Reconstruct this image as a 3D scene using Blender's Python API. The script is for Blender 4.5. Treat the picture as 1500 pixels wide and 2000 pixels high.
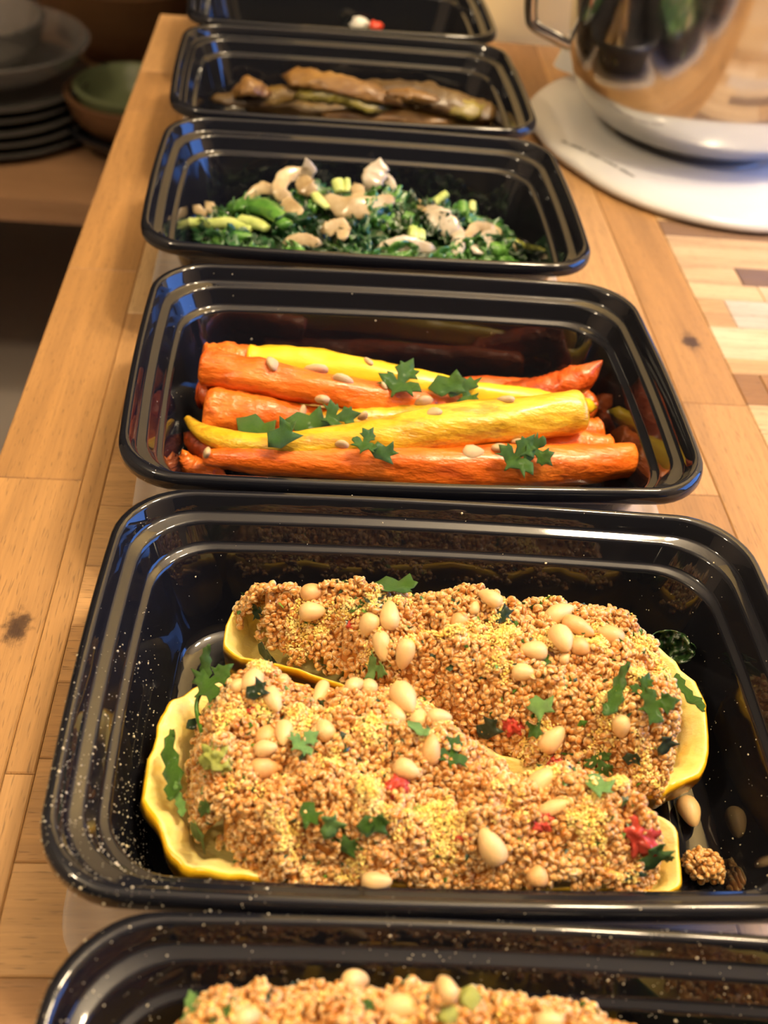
import bpy, bmesh, math, random
import numpy as np
from mathutils import Vector, Matrix, noise

random.seed(7); rng = np.random.default_rng(11)
for o in list(bpy.data.objects): bpy.data.objects.remove(o)
scene = bpy.context.scene
COL = scene.collection

# ------------------------------------------------------------------ camera
FPX, PITCH, ROLL = 2022.0, 0.7425, -0.1224
CAM_Z = 0.3009                      # above the table top (z = 0)
cam_d = bpy.data.cameras.new('camera'); cam = bpy.data.objects.new('camera', cam_d); COL.objects.link(cam)
cam_d.sensor_fit = 'VERTICAL'; cam_d.sensor_height = 36.0; cam_d.sensor_width = 27.0
cam_d.lens = FPX / 2000 * 36.0
cam_d.clip_start = 0.01; cam_d.clip_end = 30
cam.matrix_world = Matrix.Translation((0, 0, CAM_Z)) @ Matrix.Rotation(math.pi / 2 - PITCH, 4, 'X') @ Matrix.Rotation(-ROLL, 4, 'Z')
cam_d.dof.use_dof = True; cam_d.dof.focus_distance = 0.365; cam_d.dof.aperture_fstop = 10.5
scene.camera = cam

# ------------------------------------------------------------------ world, lights, exposure
scene.view_settings.view_transform = 'Standard'; scene.view_settings.look = 'None'
scene.view_settings.gamma = 1.0; scene.view_settings.use_curve_mapping = False
scene.view_settings.exposure = -0.30
world = bpy.data.worlds.new('World'); scene.world = world; world.use_nodes = True
bg = world.node_tree.nodes['Background']; bg.inputs[0].default_value = (0.30, 0.235, 0.18, 1); bg.inputs[1].default_value = 0.25

def area(name, loc, target, size, power, color, shape='DISK', size_y=None):
    d = bpy.data.lights.new(name, 'AREA'); d.shape = shape; d.size = size
    if size_y: d.size_y = size_y
    d.energy = power; d.color = color
    o = bpy.data.objects.new(name, d); COL.objects.link(o); o.location = loc
    o.rotation_euler = (Vector(target) - Vector(loc)).to_track_quat('-Z', 'Y').to_euler()
    return o
WARM = (1.0, 0.78, 0.50)
def globe(name, loc, power, color, radius=.06):
    d = bpy.data.lights.new(name, 'POINT'); d.energy = power; d.color = color; d.shadow_soft_size = radius
    o = bpy.data.objects.new(name, d); COL.objects.link(o); o.location = loc; return o
for x, y, p in ((-1.05, -0.30, 40), (0.40, 0.38, 54), (0.58, 0.56, 34)):  # first lamp added to brighten floor and dishes, last placed to brighten wall
    globe('ceiling_and_fill_lamp', (x, y, 1.30), p, WARM)
area('window_daylight', (1.50, 0.62, 0.62), (0.0, 0.42, 0.1), 1.1, 30.0, (0.13, 0.33, 1.0), 'RECTANGLE', 0.9)

# ------------------------------------------------------------------ frames and helpers
TYAW, TX = 0.1211, -0.1283          # the table's long axis and left edge
CT = {1: (.0521, .0480, .0809), 2: (.027, .2025, .1046), 3: (.0029, .3600, .1380), 4: (-.0305, .5226, .1311), 5: (-.0546, .6805, .1500), 6: (-.0803, .8380, .165)}
def TW(u, t, z=0.0):                # table frame -> world
    c, s = math.cos(TYAW), math.sin(TYAW)
    return Vector((TX + u * c - t * s, u * s + t * c, z))
def loc2(k, x, y, z=0.0):           # container frame -> world
    cx, cy, th = CT[k]; c, s = math.cos(th), math.sin(th)
    return Vector((cx + x * c - y * s, cy + x * s + y * c, z))
def to_local(k, p):
    cx, cy, th = CT[k]; c, s = math.cos(th), math.sin(th); dx, dy = p[0] - cx, p[1] - cy
    return dx * c + dy * s, -dx * s + dy * c
_c, _s = math.cos(PITCH), math.sin(PITCH); _cr, _sr = math.cos(ROLL), math.sin(ROLL)
EYE = Vector((0, 0, CAM_Z))
def sight(px, py):                  # direction of sight of a point measured in the photograph
    U, V = px - 750, 1000 - py
    u = (U * _cr + V * _sr) / FPX; v = (-U * _sr + V * _cr) / FPX
    return Vector((u, _c + v * _s, -_s + v * _c))
def at(px, py, z):
    d = sight(px, py); return EYE + d * ((z - CAM_Z) / d.z)
def link(o, parent=None):
    COL.objects.link(o)
    if parent: o.parent = parent
    return o
def tag(o, label=None, cat=None, group=None, kind=None):
    if label: o['label'] = label
    if cat: o['category'] = cat
    if group: o['group'] = group
    if kind: o['kind'] = kind
    return o
def mesh(name, V, F, mats, smooth=True, sharp=None, mi=None):
    m = bpy.data.meshes.new(name); m.from_pydata([tuple(v) for v in V], [], [tuple(f) for f in F]); m.update()
    for a in (mats if isinstance(mats, (list, tuple)) else [mats]): m.materials.append(a)
    if mi is not None: m.polygons.foreach_set('material_index', mi)
    if smooth:
        m.polygons.foreach_set('use_smooth', [True] * len(m.polygons))
        if sharp: m.set_sharp_from_angle(angle=math.radians(sharp))
    return m
def obj(name, me, parent=None, loc=None, rot=None, mat=None):
    o = link(bpy.data.objects.new(name, me), parent)
    if mat is not None: o.matrix_world = mat
    if loc is not None: o.location = loc
    if rot is not None: o.rotation_euler = rot
    return o
def empty(name, loc=(0, 0, 0), rz=0):
    o = link(bpy.data.objects.new(name, None)); o.location = loc; o.rotation_euler = (0, 0, rz); o.empty_display_size = .02
    return o
def nz(x, y=0., z=0., f=1.): return noise.noise((x * f, y * f, z * f))
ORD = ['first', 'second', 'third', 'fourth', 'fifth', 'sixth', 'seventh', 'eighth', 'ninth', 'tenth', 'eleventh', 'twelfth', 'thirteenth', 'fourteenth', 'fifteenth', 'sixteenth', 'seventeenth', 'eighteenth', 'nineteenth']
TENS = {2: ('twentieth', 'twenty'), 3: ('thirtieth', 'thirty'), 4: ('fortieth', 'forty'), 5: ('fiftieth', 'fifty'), 6: ('sixtieth', 'sixty'), 7: ('seventieth', 'seventy'), 8: ('eightieth', 'eighty'), 9: ('ninetieth', 'ninety')}
def ordinal(n):                     # 1-based
    if n < 20: return ORD[n - 1]
    if n > 99: return 'hundredth' if n == 100 else 'hundred and ' + ordinal(n - 100)
    return TENS[n // 10][0] if n % 10 == 0 else TENS[n // 10][1] + '-' + ORD[n % 10 - 1]

# ------------------------------------------------------------------ materials
class NT:
    def __init__(s, name):
        s.m = bpy.data.materials.new(name); s.m.use_nodes = True; s.t = s.m.node_tree
        s.b = s.t.nodes['Principled BSDF']
    def n(s, typ, **kw):
        x = s.t.nodes.new(typ)
        for k, v in kw.items():
            if k.startswith('i_'): x.inputs[k[2:].replace('_', ' ')].default_value = v
            else: setattr(x, k, v)
        return x
    def l(s, a, b): s.t.links.new(a, b)
    def math(s, op, a, b=None, c=None):
        x = s.n('ShaderNodeMath', operation=op)
        for i, v in enumerate((a, b, c)):
            if v is None: continue
            if hasattr(v, 'is_linked'): s.l(v, x.inputs[i])
            else: x.inputs[i].default_value = v
        return x.outputs[0]
    def mix(s, f, a, b, blend='MIX'):
        x = s.n('ShaderNodeMix', data_type='RGBA', blend_type=blend)
        for k, v in ((0, f), (6, a), (7, b)):
            if hasattr(v, 'is_linked'): s.l(v, x.inputs[k])
            else: x.inputs[k].default_value = v if k == 0 else (*v, 1)
        return x.outputs[2]
    def ramp(s, f, stops):
        x = s.n('ShaderNodeValToRGB'); e = x.color_ramp.elements
        while len(e) < len(stops): e.new(0.5)
        for q, (p, c) in zip(e, stops): q.position = p; q.color = (*c, 1) if len(c) == 3 else c
        s.l(f, x.inputs[0]); return x.outputs[0]
    def noise(s, vec, scale, detail=3, rough=.55, dist=0):
        x = s.n('ShaderNodeTexNoise'); x.inputs['Scale'].default_value = scale; x.inputs['Detail'].default_value = detail
        x.inputs['Roughness'].default_value = rough; x.inputs['Distortion'].default_value = dist
        if vec is not None: s.l(vec, x.inputs['Vector'])
        return x.outputs[0]
    def mapv(s, vec, scale, loc=(0, 0, 0)):
        x = s.n('ShaderNodeMapping'); x.inputs['Scale'].default_value = scale; x.inputs['Location'].default_value = loc
        s.l(vec, x.inputs[0]); return x.outputs[0]
    def coords(s, shift=True):
        c = s.n('ShaderNodeTexCoord').outputs['Object']
        if not shift: return c
        r = s.n('ShaderNodeObjectInfo').outputs['Random']
        a = s.n('ShaderNodeVectorMath', operation='SCALE'); a.inputs[0].default_value = (3.1, 7.7, 5.3); s.l(r, a.inputs['Scale'])
        b = s.n('ShaderNodeVectorMath', operation='ADD'); s.l(c, b.inputs[0]); s.l(a.outputs[0], b.inputs[1])
        return b.outputs[0]
    def bump(s, h, strength=.3, dist=.001):
        x = s.n('ShaderNodeBump'); x.inputs['Strength'].default_value = strength; x.inputs['Distance'].default_value = dist
        s.l(h, x.inputs['Height']); s.l(x.outputs[0], s.b.inputs['Normal'])
    def base(s, c):
        if hasattr(c, 'is_linked'): s.l(c, s.b.inputs['Base Color'])
        else: s.b.inputs['Base Color'].default_value = (*c, 1)
        return s
    def set(s, **k):
        for a, v in k.items():
            i = s.b.inputs[a.replace('_', ' ')]
            if hasattr(v, 'is_linked'): s.l(v, i)
            else: i.default_value = v
        return s
M = {}
def simple(name, c, rough=.5, **k):
    t = NT(name); t.base(c).set(Roughness=rough, **k); M[name] = t.m; return t.m
def wood(name, tones, gloss=.42):
    t = NT(name); v = t.coords(); r = t.n('ShaderNodeObjectInfo').outputs['Random']
    big = t.noise(t.mapv(v, (6, 70, 70)), 1, 4, .6, .4)
    fine = t.noise(t.mapv(v, (25, 700, 700)), 1, 3, .6)
    pore = t.noise(t.mapv(v, (130, 1500, 1500)), 1, 1, .5)
    tone = t.n('ShaderNodeAttribute', attribute_type='OBJECT', attribute_name='tone').outputs['Vector'] if tones is None else t.ramp(r, tones)
    c = t.mix(t.math('MULTIPLY', t.ramp(big, [(.35, (0, 0, 0)), (.72, (1, 1, 1))]), .52), tone, (.20, .105, .042))
    c = t.mix(t.math('MULTIPLY', t.ramp(fine, [(.42, (0, 0, 0)), (.7, (1, 1, 1))]), .22), c, (.14, .075, .03))
    c = t.mix(t.math('MULTIPLY', t.ramp(pore, [(.62, (0, 0, 0)), (.72, (1, 1, 1))]), .45), c, (.07, .036, .016))
    # a knot, only on the boards that have one
    kn = t.n('ShaderNodeAttribute', attribute_type='OBJECT', attribute_name='knot')
    hk = t.n('ShaderNodeAttribute', attribute_type='OBJECT', attribute_name='has_knot')
    oc = t.n('ShaderNodeTexCoord').outputs['Object']
    d = t.n('ShaderNodeVectorMath', operation='SUBTRACT'); t.l(oc, d.inputs[0]); t.l(kn.outputs['Vector'], d.inputs[1])
    wob = t.noise(oc, 260, 3, .6)
    ln = t.n('ShaderNodeVectorMath', operation='LENGTH'); t.l(t.mapv(d.outputs[0], (.62, 1, 0)), ln.inputs[0])
    dist = t.math('ADD', ln.outputs['Value'], t.math('MULTIPLY', t.math('SUBTRACT', wob, .5), .008))
    km = t.ramp(t.math('MULTIPLY', dist, 100), [(.10, (1, 1, 1)), (.30, (.9, .9, .9)), (.44, (.45, .45, .45)), (.62, (0, 0, 0))])
    c = t.mix(t.math('MULTIPLY', km, hk.outputs['Fac']), c, (.055, .026, .013))
    t.base(c).set(Roughness=t.math('ADD', gloss, t.math('MULTIPLY', fine, .18)))
    t.bump(t.math('SUBTRACT', fine, t.math('MULTIPLY', t.ramp(pore, [(.62, (0, 0, 0)), (.72, (1, 1, 1))]), .8)), .25, .0006)
    M[name] = t.m; return t.m
wood('acacia', None)
wood('shelf_wood', [(0, (.30, .165, .08)), (1, (.33, .18, .09))], .5)
wood('bowl_wood', [(0, (.13, .060, .026)), (1, (.17, .085, .038))], .4)

t = NT('black_plastic'); v = t.coords(False)
t.base((.008, .0085, .0115)).set(Roughness=t.math('ADD', .015, t.math('MULTIPLY', t.noise(v, 60, 2), .06)), IOR=1.5); M['black'] = t.m
t = NT('clear_plastic'); t.base((.9, .9, .88)).set(Roughness=.15)
tr = t.n('ShaderNodeBsdfTransparent'); mx = t.n('ShaderNodeMixShader'); lw = t.n('ShaderNodeLayerWeight'); lw.inputs[0].default_value = .25
t.l(t.math('ADD', .10, t.math('MULTIPLY', lw.outputs['Facing'], .45)), mx.inputs[0]); t.l(tr.outputs[0], mx.inputs[1]); t.l(t.b.outputs[0], mx.inputs[2])
t.l(mx.outputs[0], t.t.nodes['Material Output'].inputs[0]); M['clear'] = t.m
simple('white_enamel', (.68, .68, .67), .18)
simple('print_grey', (.05, .05, .05), .6)
t = NT('steel'); v = t.coords(False)
t.base((.60, .59, .57)).set(Metallic=1.0, Roughness=t.math('ADD', .10, t.math('MULTIPLY', t.noise(t.mapv(v, (1, 1, 60)), 6, 2), .06))); M['steel'] = t.m
simple('cream_wall', (.94, .76, .40), .85)
simple('wall_paint', (.55, .47, .38), .9)
simple('ceiling_paint', (.80, .77, .72), .9)
simple('dark_cabinet', (.022, .013, .010), .6)
t = NT('floor_tile'); v = t.coords(False); t.base(t.mix(t.noise(v, 5, 3), (.42, .37, .32), (.52, .46, .40))).set(Roughness=.6); M['floor'] = t.m
simple('dish_glass_grey', (.055, .050, .046), .18)
t = NT('smoke_glass'); t.base((.62, .60, .57)).set(Roughness=.05); t.b.inputs['Transmission Weight'].default_value = .85; M['glass'] = t.m
simple('green_glaze', (.17, .20, .10), .25)
simple('black_glaze', (.012, .013, .016), .2)

def veg(name, cols, scale, rough, bumpd=.0006, bs=.5, stretch=(1, 1, 1), sss=0., ssr=(1, .5, .25), spots=None, coat=0.):
    t = NT(name); v = t.mapv(t.coords(), stretch)
    n1 = t.noise(v, scale, 4, .6); n2 = t.noise(v, scale * 5, 3, .6)
    c = t.ramp(n1, cols)
    if spots:
        sp = t.ramp(t.noise(v, scale * spots[0], 4, .7), [(spots[1], (0, 0, 0)), (spots[1] + .14, (1, 1, 1))])
        c = t.mix(t.math('MULTIPLY', sp, spots[2]), c, spots[3])
    t.base(c).set(Roughness=rough)
    if sss: t.set(Subsurface_Weight=sss, Subsurface_Radius=ssr, Subsurface_Scale=.004)
    if coat: t.set(Coat_Weight=coat, Coat_Roughness=.18)
    t.bump(t.math('ADD', n1, t.math('MULTIPLY', n2, .7)), bs, bumpd); M[name] = t.m; return t.m
veg('carrot_orange', [(.3, (.66, .110, .008)), (.5, (.82, .175, .012)), (.7, (.86, .25, .03))], 75, .34, .0015, .9, (.34, 1, 1), .10, (1, .35, .1), (1.6, .52, .65, (.36, .045, .006)), .3)
veg('carrot_yellow', [(.3, (.60, .33, .012)), (.5, (.80, .48, .02)), (.72, (.85, .57, .06))], 75, .34, .0015, .9, (.34, 1, 1), .10, (1, .6, .1), (1.6, .50, .68, (.40, .16, .012)), .3)
veg('carrot_bright', [(.3, (.86, .52, .012)), (.6, (.92, .66, .03)), (.75, (.88, .60, .05))], 60, .32, .0008, .6, (.35, 1, 1), .12, (1, .6, .1), (.8, .60, .55, (.45, .17, .02)), .3)
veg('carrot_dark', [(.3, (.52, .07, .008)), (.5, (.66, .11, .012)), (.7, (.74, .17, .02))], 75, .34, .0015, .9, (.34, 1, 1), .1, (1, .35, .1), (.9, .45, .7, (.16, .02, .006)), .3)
veg('squash_skin', [(.3, (.80, .40, .008)), (.55, (.86, .52, .015)), (.75, (.88, .64, .07))], 45, .28, .0008, .5, (1, 1, 1), .08, (1, .7, .1), (2.2, .66, .5, (.45, .22, .03)), .3)
veg('squash_flesh', [(.3, (.80, .60, .13)), (.5, (.86, .72, .25)), (.75, (.88, .78, .38))], 90, .38, .0009, .7, (.5, 1, 1), .25, (1, .8, .3))
veg('zucchini_skin', [(.3, (.012, .035, .006)), (.6, (.03, .075, .012)), (.75, (.08, .14, .03))], 120, .25, .0003)
veg('pine_nut', [(.3, (.70, .42, .15)), (.5, (.79, .54, .24)), (.75, (.85, .64, .34))], 110, .30, .0002, .3, (1, 1, 1), .25, (1, .6, .3), None, .2)
veg('pine_nut_toasted', [(.3, (.62, .30, .09)), (.5, (.74, .42, .16)), (.75, (.80, .52, .22))], 110, .30, .0002, .3, (1, 1, 1), .25, (1, .6, .3), None, .2)
veg('nut_tip', [(.3, (.25, .10, .04)), (.7, (.34, .16, .07))], 200, .5)
veg('seed', [(.3, (.52, .34, .16)), (.5, (.66, .48, .26)), (.75, (.74, .58, .36))], 150, .4, .0002)
veg('parsley', [(.3, (.022, .075, .006)), (.5, (.055, .155, .012)), (.72, (.14, .29, .035))], 130, .38, .0007, .7, (1, 1, 1), 0, (1, 1, 1), None, .08)
veg('parsley_pale', [(.3, (.09, .22, .045)), (.5, (.16, .34, .08)), (.75, (.26, .44, .15))], 130, .35, .0005, .6)
veg('wilted', [(.3, (.005, .020, .005)), (.5, (.014, .045, .010)), (.75, (.035, .09, .022))], 140, .28, .0006, .7, (1, 1, 1), 0, (1, 1, 1), None, .4)
veg('kale', [(.3, (.008, .040, .012)), (.5, (.022, .095, .028)), (.75, (.06, .19, .055))], 90, .30, .0009, .8, (1, 1, 1), 0, (1, 1, 1), None, .4)
veg('chard', [(.3, (.03, .11, .012)), (.5, (.07, .22, .03)), (.75, (.15, .34, .06))], 90, .30, .0007, .7, (1, 1, 1), 0, (1, 1, 1), None, .4)
veg('stem', [(.3, (.34, .46, .10)), (.5, (.50, .60, .20)), (.75, (.62, .68, .32))], 90, .35, .0004, .4, (.3, 1, 1), .15, (.6, 1, .3))
veg('onion', [(.3, (.30, .20, .09)), (.5, (.46, .35, .19)), (.75, (.60, .50, .33))], 70, .22, .0004, .4, (1, 1, 1), .12, (1, .8, .5), None, .4)
veg('onion_pale', [(.3, (.40, .32, .21)), (.5, (.52, .45, .34)), (.75, (.62, .58, .50))], 70, .18, .0004, .4, (1, 1, 1), .12, (1, .9, .7), None, .4)
veg('tomato', [(.3, (.48, .020, .010)), (.5, (.66, .05, .022)), (.75, (.74, .12, .05))], 160, .22, .0006, .6, (1, 1, 1), .2, (1, .2, .1), None, .5)
veg('celery', [(.3, (.24, .30, .04)), (.5, (.38, .42, .08)), (.75, (.52, .52, .14))], 200, .35, .0004, .5, (1, 1, 1), .15, (.7, 1, .3))
veg('pod_brown', [(.3, (.040, .018, .004)), (.5, (.095, .050, .010)), (.72, (.17, .105, .018))], 70, .40, .0010, .8, (.4, 1, 1), 0, (1, 1, 1), (.8, .5, .5, (.035, .018, .010)), .15)
veg('pod_green', [(.3, (.085, .070, .010)), (.5, (.19, .155, .022)), (.75, (.30, .24, .045))], 70, .40, .0010, .8, (.4, 1, 1), 0, (1, 1, 1), (.8, .5, .6, (.06, .03, .012)), .15)
veg('pod_tan', [(.3, (.10, .045, .010)), (.5, (.20, .10, .024)), (.75, (.32, .18, .045))], 70, .40, .0010, .8, (.4, 1, 1), 0, (1, 1, 1), (.8, .52, .5, (.08, .03, .02)), .15)
veg('feta', [(.3, (.74, .72, .64)), (.7, (.84, .82, .76))], 200, .6)
veg('yeast', [(.3, (.88, .60, .10)), (.5, (.94, .74, .22)), (.75, (.96, .84, .42))], 300, .6)
veg('crumb', [(.3, (.62, .54, .34)), (.7, (.80, .74, .55))], 300, .6)
# quinoa: colour varies grain by grain through a mesh attribute
def quinoa_mat(name, lo, hi, rough):
    t = NT(name); a = t.n('ShaderNodeAttribute', attribute_name='tone')
    c = t.mix(a.outputs['Fac'], lo, hi)
    t.base(c).set(Roughness=rough, Subsurface_Weight=.22, Subsurface_Radius=(1, .6, .3), Subsurface_Scale=.0018); M[name] = t.m
quinoa_mat('quinoa', (.47, .170, .028), (.84, .465, .150), .18)
quinoa_mat('quinoa_ring', (.80, .47, .17), (.94, .73, .40), .28)

# ------------------------------------------------------------------ the setting
def box(x0, x1, y0, y1, z0, z1):
    V = [(x, y, z) for z in (z0, z1) for y in (y0, y1) for x in (x0, x1)]
    return V, [(0, 2, 3, 1), (4, 5, 7, 6), (0, 1, 5, 4), (2, 6, 7, 3), (0, 4, 6, 2), (1, 3, 7, 5)]
def room(name, b, mat):
    o = obj(name, mesh(name, *box(*b), M[mat], smooth=False)); o.location = TW(0, 0, 0); o.rotation_euler = (0, 0, TYAW); o['kind'] = 'structure'
    return o
room('floor', (-2.5, 2.0, -2.0, 2.4, -.80, -.75), 'floor')
room('ceiling', (-2.5, 2.0, -2.0, 2.4, 1.62, 1.66), 'ceiling_paint')
room('wall_back', (.12, 1.62, .945, 1.05, -.75, 1.62), 'cream_wall')
room('wall_alcove', (-2.5, .12, 2.05, 2.10, -.75, 1.62), 'dark_cabinet')
room('wall_partition', (.08, .12, .945, 2.10, -.75, 1.62), 'dark_cabinet')
room('wall_left', (-2.52, -2.47, -2.0, 2.1, -.75, 1.62), 'wall_paint')
# right wall with the window opening that lets the daylight in
def wall_right():
    V, F = [], []
    for b in ((1.60, 1.65, -2, -.2, -.75, 1.62), (1.60, 1.65, -.2, 1.0, -.75, .12), (1.60, 1.65, -.2, 1.0, 1.15, 1.62)):
        v, f = box(*b); F += [tuple(i + len(V) for i in q) for q in f]; V += v
    o = obj('wall_right', mesh('wall_right', V, F, M['wall_paint'], smooth=False)); o.location = TW(0, 0); o.rotation_euler = (0, 0, TYAW); o['kind'] = 'structure'
wall_right()

# ------------------------------------------------------------------ the table, board by board
table = empty('butcher_block_table', TW(0, 0, 0), TYAW)
tag(table, 'butcher block table top of tan acacia boards under the row of containers', 'table')
def plank_mesh(L, W, H, c=.0005):
    x, y = L / 2, W / 2
    V = [(sx * x, sy * y, -H) for sx, sy in ((-1, -1), (1, -1), (1, 1), (-1, 1))] + [(sx * x, sy * y, -c) for sx, sy in ((-1, -1), (1, -1), (1, 1), (-1, 1))] + \
        [(sx * (x - c), sy * (y - c), 0) for sx, sy in ((-1, -1), (1, -1), (1, 1), (-1, 1))]
    F = [(3, 2, 1, 0), (8, 9, 10, 11)]
    for a, b in ((0, 4), (4, 8)):
        for i in range(4): j = (i + 1) % 4; F.append((a + i, a + j, b + j, b + i))
    return V, F
G = .00022
TONES = {'acacia': [(.42, .225, .080), (.54, .31, .125), (.60, .37, .155), (.47, .26, .098), (.62, .41, .195), (.56, .33, .135), (.38, .20, .075)],
         'mixed': [(.60, .42, .23), (.66, .49, .30), (.54, .35, .17), (.60, .45, .28), (.48, .29, .13), (.22, .13, .075), (.64, .50, .35)]}
def plank(u0, u1, t0, t1, along, mat='acacia', knot=None, tone=None):
    L, W = (t1 - t0, u1 - u0) if along == 't' else (u1 - u0, t1 - t0)
    o = obj('plank', mesh('plank', *plank_mesh(L - G, W - G, .036), M['acacia'], smooth=False), table)
    o['tone'] = tone or random.choice(TONES[mat])
    cu, ct = (u0 + u1) / 2, (t0 + t1) / 2
    o.location = (cu, ct, -random.uniform(0, .00012)); o.rotation_euler = (0, 0, math.pi / 2 if along == 't' else 0)
    if knot:
        ku, kt = knot[0] - cu, knot[1] - ct
        o['knot'] = (kt, -ku, 0.) if along == 't' else (ku, kt, 0.); o['has_knot'] = 1.0
    return o
def band(u0, u1, joints, mat='acacia', knots=()):
    for a, b in zip(joints[:-1], joints[1:]):
        k = [q for q in knots if a < q[1] < b and u0 < q[0] < u1]
        plank(u0, u1, a, b, 't', mat, k[0] if k else None)
def field(u0, u1, t0, t1, wlo, whi, breaks, mat):
    t = t0; i = 0
    while t < t1 - .004:
        w = min(random.uniform(wlo, whi), t1 - t)
        if t1 - t - w < wlo * .6: w = t1 - t
        us = [u0] + [b + random.uniform(-.03, .03) for b in breaks] + [u1]
        for a, b in zip(us[:-1], us[1:]): plank(a, b, t, t + w, 'u', mat)
        t += w; i += 1
T0, T1 = -.20, .919
band(0, .0378, [T0, .085, .3225, .497, .715, .79, T1], knots=((.0285, .2395),))
band(.0378, .0475, [T0, .03, .1777, .455, .62, .80, T1])
field(.0475, .27, T0, T1, .024, .040, (.15,), 'acacia')
band(.27, .322, [T0, .10, .33, .5047, .70, T1])
band(.322, .357, [T0, .16, .401, .66, T1], knots=((.342, .458),))
field(.357, .66, T0, .4024, .017, .034, (.47,), 'mixed')
LT, CR, GW, DM, DO, TN = (.62, .44, .25), (.72, .55, .36), (.56, .48, .40), (.15, .095, .075), (.25, .12, .045), (.52, .33, .16)
for a, b, cells in ((.4024, .4296, ((.372, DO), (.66, (.33, .17, .065)))), (.4296, .444, ((.41, TN), (.66, LT))), (.444, .4752, ((.44, CR), (.66, LT))), (.4752, .5051, ((.374, TN), (.66, GW))), (.5051, .523, ((.40, LT), (.66, CR))), (.523, .5441, ((.392, LT), (.66, DM))), (.5441, .5809, ((.45, LT), (.66, TN)))):
    u = .357
    for v, tn in cells: plank(u, v, a, b, 'u', 'mixed', None, tn); u = v
field(.357, .66, .5809, T1, .017, .034, (.47,), 'mixed')
band(.66, .70, [T0, .2, .5, T1])
apron = obj('apron', mesh('apron', *box(.03, .67, T0 + .03, T1 - .03, -.10, -.036), M['shelf_wood'], smooth=False), table)
for (a, b) in ((.05, T0 + .05), (.65, T0 + .05), (.05, T1 - .05), (.65, T1 - .05)):
    obj('leg', mesh('leg', *box(a - .03, a + .03, b - .03, b + .03, -.75, -.10), M['shelf_wood'], smooth=False), table)

# ------------------------------------------------------------------ meal prep containers
W2, D2, BOW, R0 = .111, .0752, .0024, .0225
def ring(inset, n=9, ne=10, r=None):
    w, d = W2 - inset, D2 - inset; r = max(R0 - inset * .25, .012) if r is None else r
    P = []
    cs = ((w - r, d - r, 0), (-w + r, d - r, 90), (-w + r, -d + r, 180), (w - r, -d + r, 270))
    for q, (cx, cy, a0) in enumerate(cs):
        arc = [(cx + r * math.cos(math.radians(a0 + 90 * i / n)), cy + r * math.sin(math.radians(a0 + 90 * i / n))) for i in range(n + 1)]
        P += arc
        nx, ny, na = cs[(q + 1) % 4]; e = (nx + r * math.cos(math.radians(na)), ny + r * math.sin(math.radians(na)))
        for i in range(1, ne): P.append((arc[-1][0] + (e[0] - arc[-1][0]) * i / ne, arc[-1][1] + (e[1] - arc[-1][1]) * i / ne))
    out = []
    for x, y in P:
        out.append((x * (1 + BOW / w * max(0, 1 - (y / d) ** 2)), y * (1 + BOW / d * max(0, 1 - (x / w) ** 2))))
    return out
def loft(profile, cap0=True, cap1=True):
    V, F = [], []
    for ins, z in profile: V += [(x, y, z) for x, y in ring(ins)]
    n = len(ring(0))
    for k in range(len(profile) - 1):
        for i in range(n):
            j = (i + 1) % n; F.append((k * n + i, k * n + j, (k + 1) * n + j, (k + 1) * n + i))
    if cap0: F.append(tuple(range(n))[::-1])
    if cap1: F.append(tuple(range((len(profile) - 1) * n, len(profile) * n)))
    return V, F
ZR = .055                                   # height of the rims above the table
# from the underside, up the outside, over the rolled lip, down the stepped inside to the raised floor
OUT = [(.034, .0042), (.0265, .0042), (.0225, .0052), (.0212, .0075), (.0137, ZR - .0163), (.0117, ZR - .0158), (.0112, ZR - .0150), (.0093, ZR - .0085), (.0068, ZR - .0078),
       (.0060, ZR - .0070), (.0048, ZR - .0062), (.0012, ZR - .0066), (.0003, ZR - .0062), (0, ZR - .0052), (0, ZR - .0030), (.0004, ZR - .0012), (.0013, ZR - .0003), (.0023, ZR), (.0033, ZR - .0003), (.0040, ZR - .0012),
       (.0053, ZR - .0058), (.0056, ZR - .0065), (.0063, ZR - .0070), (.0086, ZR - .0074), (.0094, ZR - .0079), (.0098, ZR - .0088), (.0117, ZR - .0146), (.0120, ZR - .0152), (.0128, ZR - .0158), (.0140, ZR - .0161), (.0146, ZR - .0166), (.0149, ZR - .0176),
       (.0217, .0095), (.0222, .0078), (.0236, .0064), (.0262, .0055), (.0320, .0052), (.0328, .0054), (.0338, .0066), (.0348, .0069), (.0385, .0069), (.0395, .0066), (.0405, .0058), (.0415, .0056)]
tubV, tubF = loft(OUT)
tub_me = mesh('tub', tubV, tubF, M['black'], True, 50)
LID = [(.004, .0002), (.0005, .0002), (-.0006, .0008), (-.0008, .0022), (.0004, .0030), (.0022, .0030), (.0034, .0024), (.0046, .0014), (.0085, .0012), (.0100, .0022), (.0125, .0024), (.0140, .0013), (.03, .0012)]
lid_me = mesh('lid', *loft(LID), M['clear'], True, 40)
WHAT = {1: 'black plastic container nearest the camera, cut by the bottom edge, holding quinoa', 2: 'black plastic container with two quinoa stuffed yellow squash halves',
        3: 'black plastic container of orange and yellow roasted carrots', 4: 'black plastic container of wilted greens with sliced onion',
        5: 'black plastic container of charred brown pods behind the greens', 6: 'black plastic container at the far end of the row, cut by the top edge'}
LIDL = {1: 'clear lid under the container nearest the camera', 2: 'clear lid under the container of stuffed squash', 3: 'clear lid under the container of carrots', 4: 'clear lid under the container of wilted greens',
        5: 'clear lid under the container of charred pods', 6: 'clear lid under the farthest container of the row'}
tubs = {}
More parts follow.
